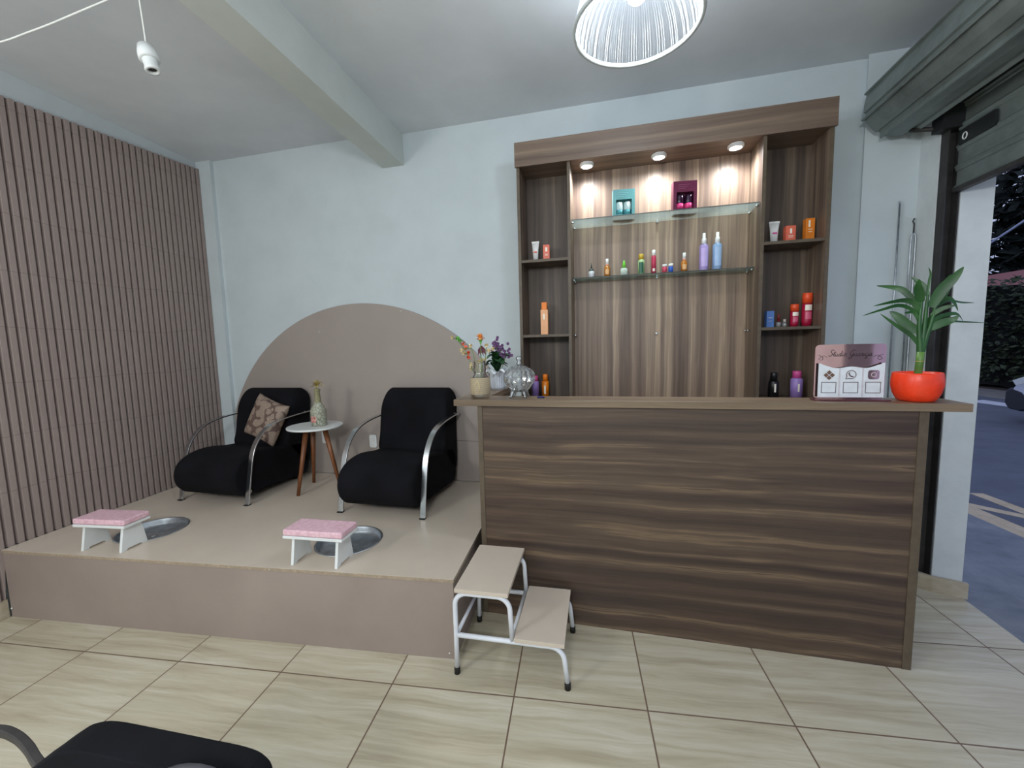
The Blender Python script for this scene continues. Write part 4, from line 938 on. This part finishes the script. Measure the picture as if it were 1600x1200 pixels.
for sx_ in (-.12, .14): MB().tube([(sx_, -.08, .44), (sx_, .0, .56)], .012, 8).build('back_bracket', M['dark_steel'], fc)
b = MB(); b.loft([(-.05, .12), (-.035, .158), (0, .17), (.035, .158), (.05, .12)], 40); cs = b.build('round_cushion', M['grey_fabric'])
tag(cs, 'grey round cushion leaning inside the black foreground chair', 'cushion')
cs.matrix_world = Matrix.Translation((1.872, -1.128, .648)) @ Matrix.Rotation(math.radians(80), 4, 'X')

# ------------------------------------------------------------------ outside
def asphalt(name, a, b, sc=6):
    t = NT(name); f, _ = t.noise(t.coord(), sc, 8, .7); g, _ = t.noise(t.coord(), 70, 4); return t.bsdf(t.ramp(f, [(.3, a), (.7, b)]), .8, bump=g, bstr=.2)
xs0 = 4.70
sidewalk = MB().prism([tuple(R(4.846, 6)[:2]), (5.93, -5), (5.93, 12), tuple(R(4.846, -10)[:2])], -.14, -.02)
struct(sidewalk.build('sidewalk', asphalt('worn blue grey concrete', (92, 100, 112), (134, 140, 148), 3)), 'worn blue grey concrete pavement outside the opening', 'pavement')
struct(MB().box((5.93, -6, -.4), (12.6, 40, -.06)).build('road', asphalt('asphalt', (78, 84, 98), (98, 104, 118), 2)), 'blue grey asphalt street', 'road')
pm = MB()
pm.box((5.935, -2, -.0595), (6.19, 6, -.057))
pm.box((6.46, -2, -.0595), (6.58, 3.0, -.057))
for yy in (.3, 1.1, 1.9, 2.7): pm.prism([(6.10, yy), (6.10, yy + .16), (6.46, yy - .24), (6.46, yy - .40)], -.0595, -.0575)
o = pm.build('road_marking', asphalt('faded cream road paint', (176, 158, 132), (204, 188, 160), 9)); tag(o, 'faded cream hatched road marking along the near kerb', 'road marking')
pm = MB(); pm.prism([(11.6, 9.4), (12.1, 9.6), (12.1, 8.5), (11.7, 8.4)], -.0595, -.057)
o = pm.build('road_marking', asphalt('white road paint', (190, 194, 206), (214, 216, 226), 9)); tag(o, 'white painted patch near the far kerb beyond the jamb', 'road marking')
struct(MB().box((12.6, -6, -.4), (14.0, 40, -.05)).build('far_pavement', asphalt('far pavement', (112, 110, 108), (140, 136, 130), 3)), 'grey pavement across the street', 'pavement')
struct(MB().box((14.0, -6, -.4), (40, 60, -.02)).build('ground', asphalt('soil', (52, 44, 40), (74, 62, 54), 3)), 'brown ground under the hedge', 'ground')
def leafcloud(n, fn, size, rs):
    b = MB(); rd = random.Random(rs)
    for i in range(n):
        c = Vector(fn(rd)); a = Vector((rd.gauss(0, 1), rd.gauss(0, 1), rd.gauss(0, 1))).normalized(); s_ = a.orthogonal().normalized(); q = size * rd.uniform(.6, 1.4)
        b.add([c - a * q, c + s_ * q * .45, c + a * q, c - s_ * q * .45], [(0, 1, 2, 3)])
    return b
hg = thing('hedge', 'tall dark clipped hedge across the street', 'hedge', (14.6, 12, -.02))
vs = []; fs = []; rd = random.Random(5)
ny, nz = 60, 14
for j in range(nz + 1):
    for i in range(ny + 1): vs.append((-.25 + rd.uniform(-.12, .12) + .15 * math.sin(i * .7), -8 + 20 * i / ny, .05 + 2.75 * j / nz + rd.uniform(-.08, .08)))
for j in range(nz):
    for i in range(ny): q = j * (ny + 1) + i; fs.append((q, q + 1, q + ny + 2, q + ny + 1))
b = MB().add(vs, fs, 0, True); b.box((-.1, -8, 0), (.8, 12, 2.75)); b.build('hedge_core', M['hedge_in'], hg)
leafcloud(9000, lambda r: (-.42 + r.uniform(-.2, .25), r.uniform(-7, 6), .2 + 2.8 * r.random()), .085, 1).build('foliage', M['hedge'], hg, fix=False)
ho = thing('neighbour_house', 'house with a reddish tiled roof behind the hedge', 'house', (19, 17, -.02))
MB().box((0, -9, 0), (5, 9, 3.0)).build('wall', plain('pinkish house wall', (150, 126, 124), .8), ho)
b = MB(); b.prism([(-.6, 2.9), (2.5, 4.15), (5.6, 2.9)], -9.4, 9.4, fn=lambda x, y, z: (x, z, y))
def rooftile():
    t = NT('clay roof tiles'); w = t.n('ShaderNodeTexWave'); w.bands_direction = 'Y'; w.inputs['Scale'].default_value = 3; t.l(t.coord(), w.inputs['Vector'])
    return t.bsdf(t.ramp(w.outputs['Fac'], [(.2, (120, 70, 70)), (.8, (168, 108, 106))]), .8)
b.build('roof', rooftile(), ho)
for i, (tx, ty, tr, th, lb) in enumerate(((31, 27, 4.2, 15, 'dark leafy tree rising behind the red roof'), (33, 17.5, 4.2, 14, 'second dark tree behind the red roof, partly cut off by the photo edge'), (25, 34, 4.4, 15, 'dark tree closest to the jamb above the hedge'))):
    o = thing('tree', lb, 'tree', (tx, ty, -.02), 0, 'trees across the street')
    MB().tube([(0, 0, 0), (.2, .1, th * .4), (.1, .2, th * .8)], [.3, .2, .08], 10).build('trunk', M['bark'], o)
    def crown(r, tr=tr, th=th):
        while True:
            x_, y_, z_ = r.uniform(-1, 1), r.uniform(-1, 1), r.uniform(-1, 1)
            if x_ * x_ + y_ * y_ + z_ * z_ < 1: break
        return (x_ * tr, y_ * tr, th * .56 + z_ * th * .46)
    leafcloud(7000, crown, .42, 20 + i).build('foliage', M['tree_leaf'], o, fix=False)
o = MB().tube([(12.0, 12.4, 2.38), (12.0, 5.0, 5.54)], .024, 6).build('overhead_cable', P((170, 176, 200), .6)); tag(o, 'pale slanting cable in front of the dark trees', 'cable')

# car (only its nose is in the picture)
car = thing('car', 'white car with dark wheel arch cut off by the right photo edge', 'car', (11.12, 4.78, -.06), 0)
def carbody():
    prof = [(2.22, .30), (2.26, .45), (2.24, .62), (2.14, .74), (1.9, .86), (1.25, .98), (.95, 1.02), (.35, 1.42), (-.9, 1.50), (-1.75, 1.36), (-2.05, 1.02), (-2.12, .55), (-2.05, .32)]
    hw = .84; b = MB(); vs = []; xs_ = [-hw, -hw * .97, -hw * .8, 0, hw * .8, hw * .97, hw]; m_ = len(prof)
    for x_ in xs_:
        k_ = abs(x_) / hw
        for y_, z_ in prof:
            t_ = max(0, (z_ - .95) / .55); vs.append((x_ * (1 - .22 * t_), y_ * (1 - .05 * k_ ** 4), z_ - .05 * k_ ** 4 * (1 if z_ > .9 else .3)))
    for i in range(len(xs_) - 1):
        b.add([], []); 
    fs_ = []
    for i in range(len(xs_) - 1):
        for k_ in range(m_): fs_.append((i * m_ + k_, i * m_ + (k_ + 1) % m_, (i + 1) * m_ + (k_ + 1) % m_, (i + 1) * m_ + k_))
    b.add(vs, fs_, 0, True); b.add(vs[:m_], [list(range(m_))[::-1]]); b.add(vs[-m_:], [list(range(m_))]); return b
carbody().build('body', plain('white car paint', (206, 210, 222), .25, var=.02), car)
for sx_ in (-1, 1):
    b = MB(); b.prism([(1.05, 1.02), (.42, 1.36), (-.85, 1.43), (-1.6, 1.32), (-1.7, 1.05)], sx_ * .715, sx_ * .80, fn=lambda x, y, z: (z, x, y)); b.build('side_window', P((26, 30, 38), .1), car)
    for yw, nm in ((1.42, 'front'), (-1.35, 'rear')):
        b = MB(); b.prism([(yw + .42 * math.cos(PI * i / 16), .33 + .42 * math.sin(PI * i / 16)) for i in range(17)] + [(yw - .42, .2), (yw + .42, .2)], sx_ * .70, sx_ * .853, fn=lambda x, y, z: (z, x, y)); b.build('wheel_arch', P((20, 20, 24), .7), car)
        w = MB(); w.loft([(-.11, .26), (-.10, .32), (.10, .32), (.11, .26)], 32); q = w.build('wheel', M['blk'], car, loc=(sx_ * .78, yw, .32)); q.rotation_euler = (0, PI / 2, 0)
        h = MB(); h.loft([(.0, .05), (.012, .04)], 16, c=(0, 0, .105))
        for k_ in range(5): a = 2 * PI * k_ / 5; h.tube([(.03 * math.cos(a), .03 * math.sin(a), .112), (.21 * math.cos(a), .21 * math.sin(a), .112)], 0, flat=(.028, .008), up=(0, 0, 1))
        h.loft([(.10, .215), (.116, .225), (.116, .20), (.10, .2)], 28, cap=False)
        q2 = h.build('hub_cap', P((170, 176, 190), .3), q)
        if sx_ < 0: q2.rotation_euler = (PI, 0, 0)
b = MB(); b.prism([(2.10, .64), (2.17, .73), (1.92, .84), (1.72, .86), (1.80, .74)], -.60, -.846, fn=lambda x, y, z: (z, x, y)); b.build('headlight', P((214, 218, 214), .15), car, bevel=.01)
b = MB(); b.prism([(2.0, .20), (2.20, .22), (2.272, .32), (2.268, .52), (2.2, .60), (2.0, .54), (1.90, .44), (1.86, .26)], -.846, .846, fn=lambda x, y, z: (z, x, y)); b.build('bumper', P((32, 34, 44), .5), car, bevel=.02)

# ------------------------------------------------------------------ world, camera
w = D.worlds.new('dusk'); bpy.context.scene.world = w; w.use_nodes = True
bg = w.node_tree.nodes['Background']; bg.inputs[0].default_value = (.36, .42, .62, 1); bg.inputs[1].default_value = 1.25
cam = D.cameras.new('camera'); co = D.objects.new('camera', cam); COL.objects.link(co)
right = Vector((.98834, .1500, -.02569)); fwd = Vector((-.15153, .98365, -.09734)); down = fwd.cross(right)
cxr, cyr, czr = -.0974911, .0256940, -.1528795
def rotm():
    c_, s_ = math.cos, math.sin
    f = Vector((s_(czr) * c_(cxr), c_(czr) * c_(cxr), s_(cxr))); r = Vector((c_(czr), -s_(czr), 0)); d = f.cross(r)
    return c_(cyr) * r + s_(cyr) * d, -s_(cyr) * r + c_(cyr) * d, f
r, d, f = rotm()
mt = Matrix((r, -d, -f)).transposed().to_4x4(); mt.translation = Vector((4.496079, -2.912243, 2.725095)) * .57
co.matrix_world = mt
cam.sensor_width = 36; cam.sensor_fit = 'HORIZONTAL'; cam.lens = 645.796 / 1600 * 36; cam.clip_start = .05; cam.clip_end = 200
sc_ = bpy.context.scene; sc_.camera = co
sc_.view_settings.view_transform = 'Standard'; sc_.view_settings.look = 'None'; sc_.view_settings.exposure = -.10; sc_.view_settings.gamma = 1
sc_.cycles.max_bounces = 8; sc_.cycles.transparent_max_bounces = 24; sc_.cycles.caustics_reflective = False; sc_.cycles.sample_clamp_indirect = 4
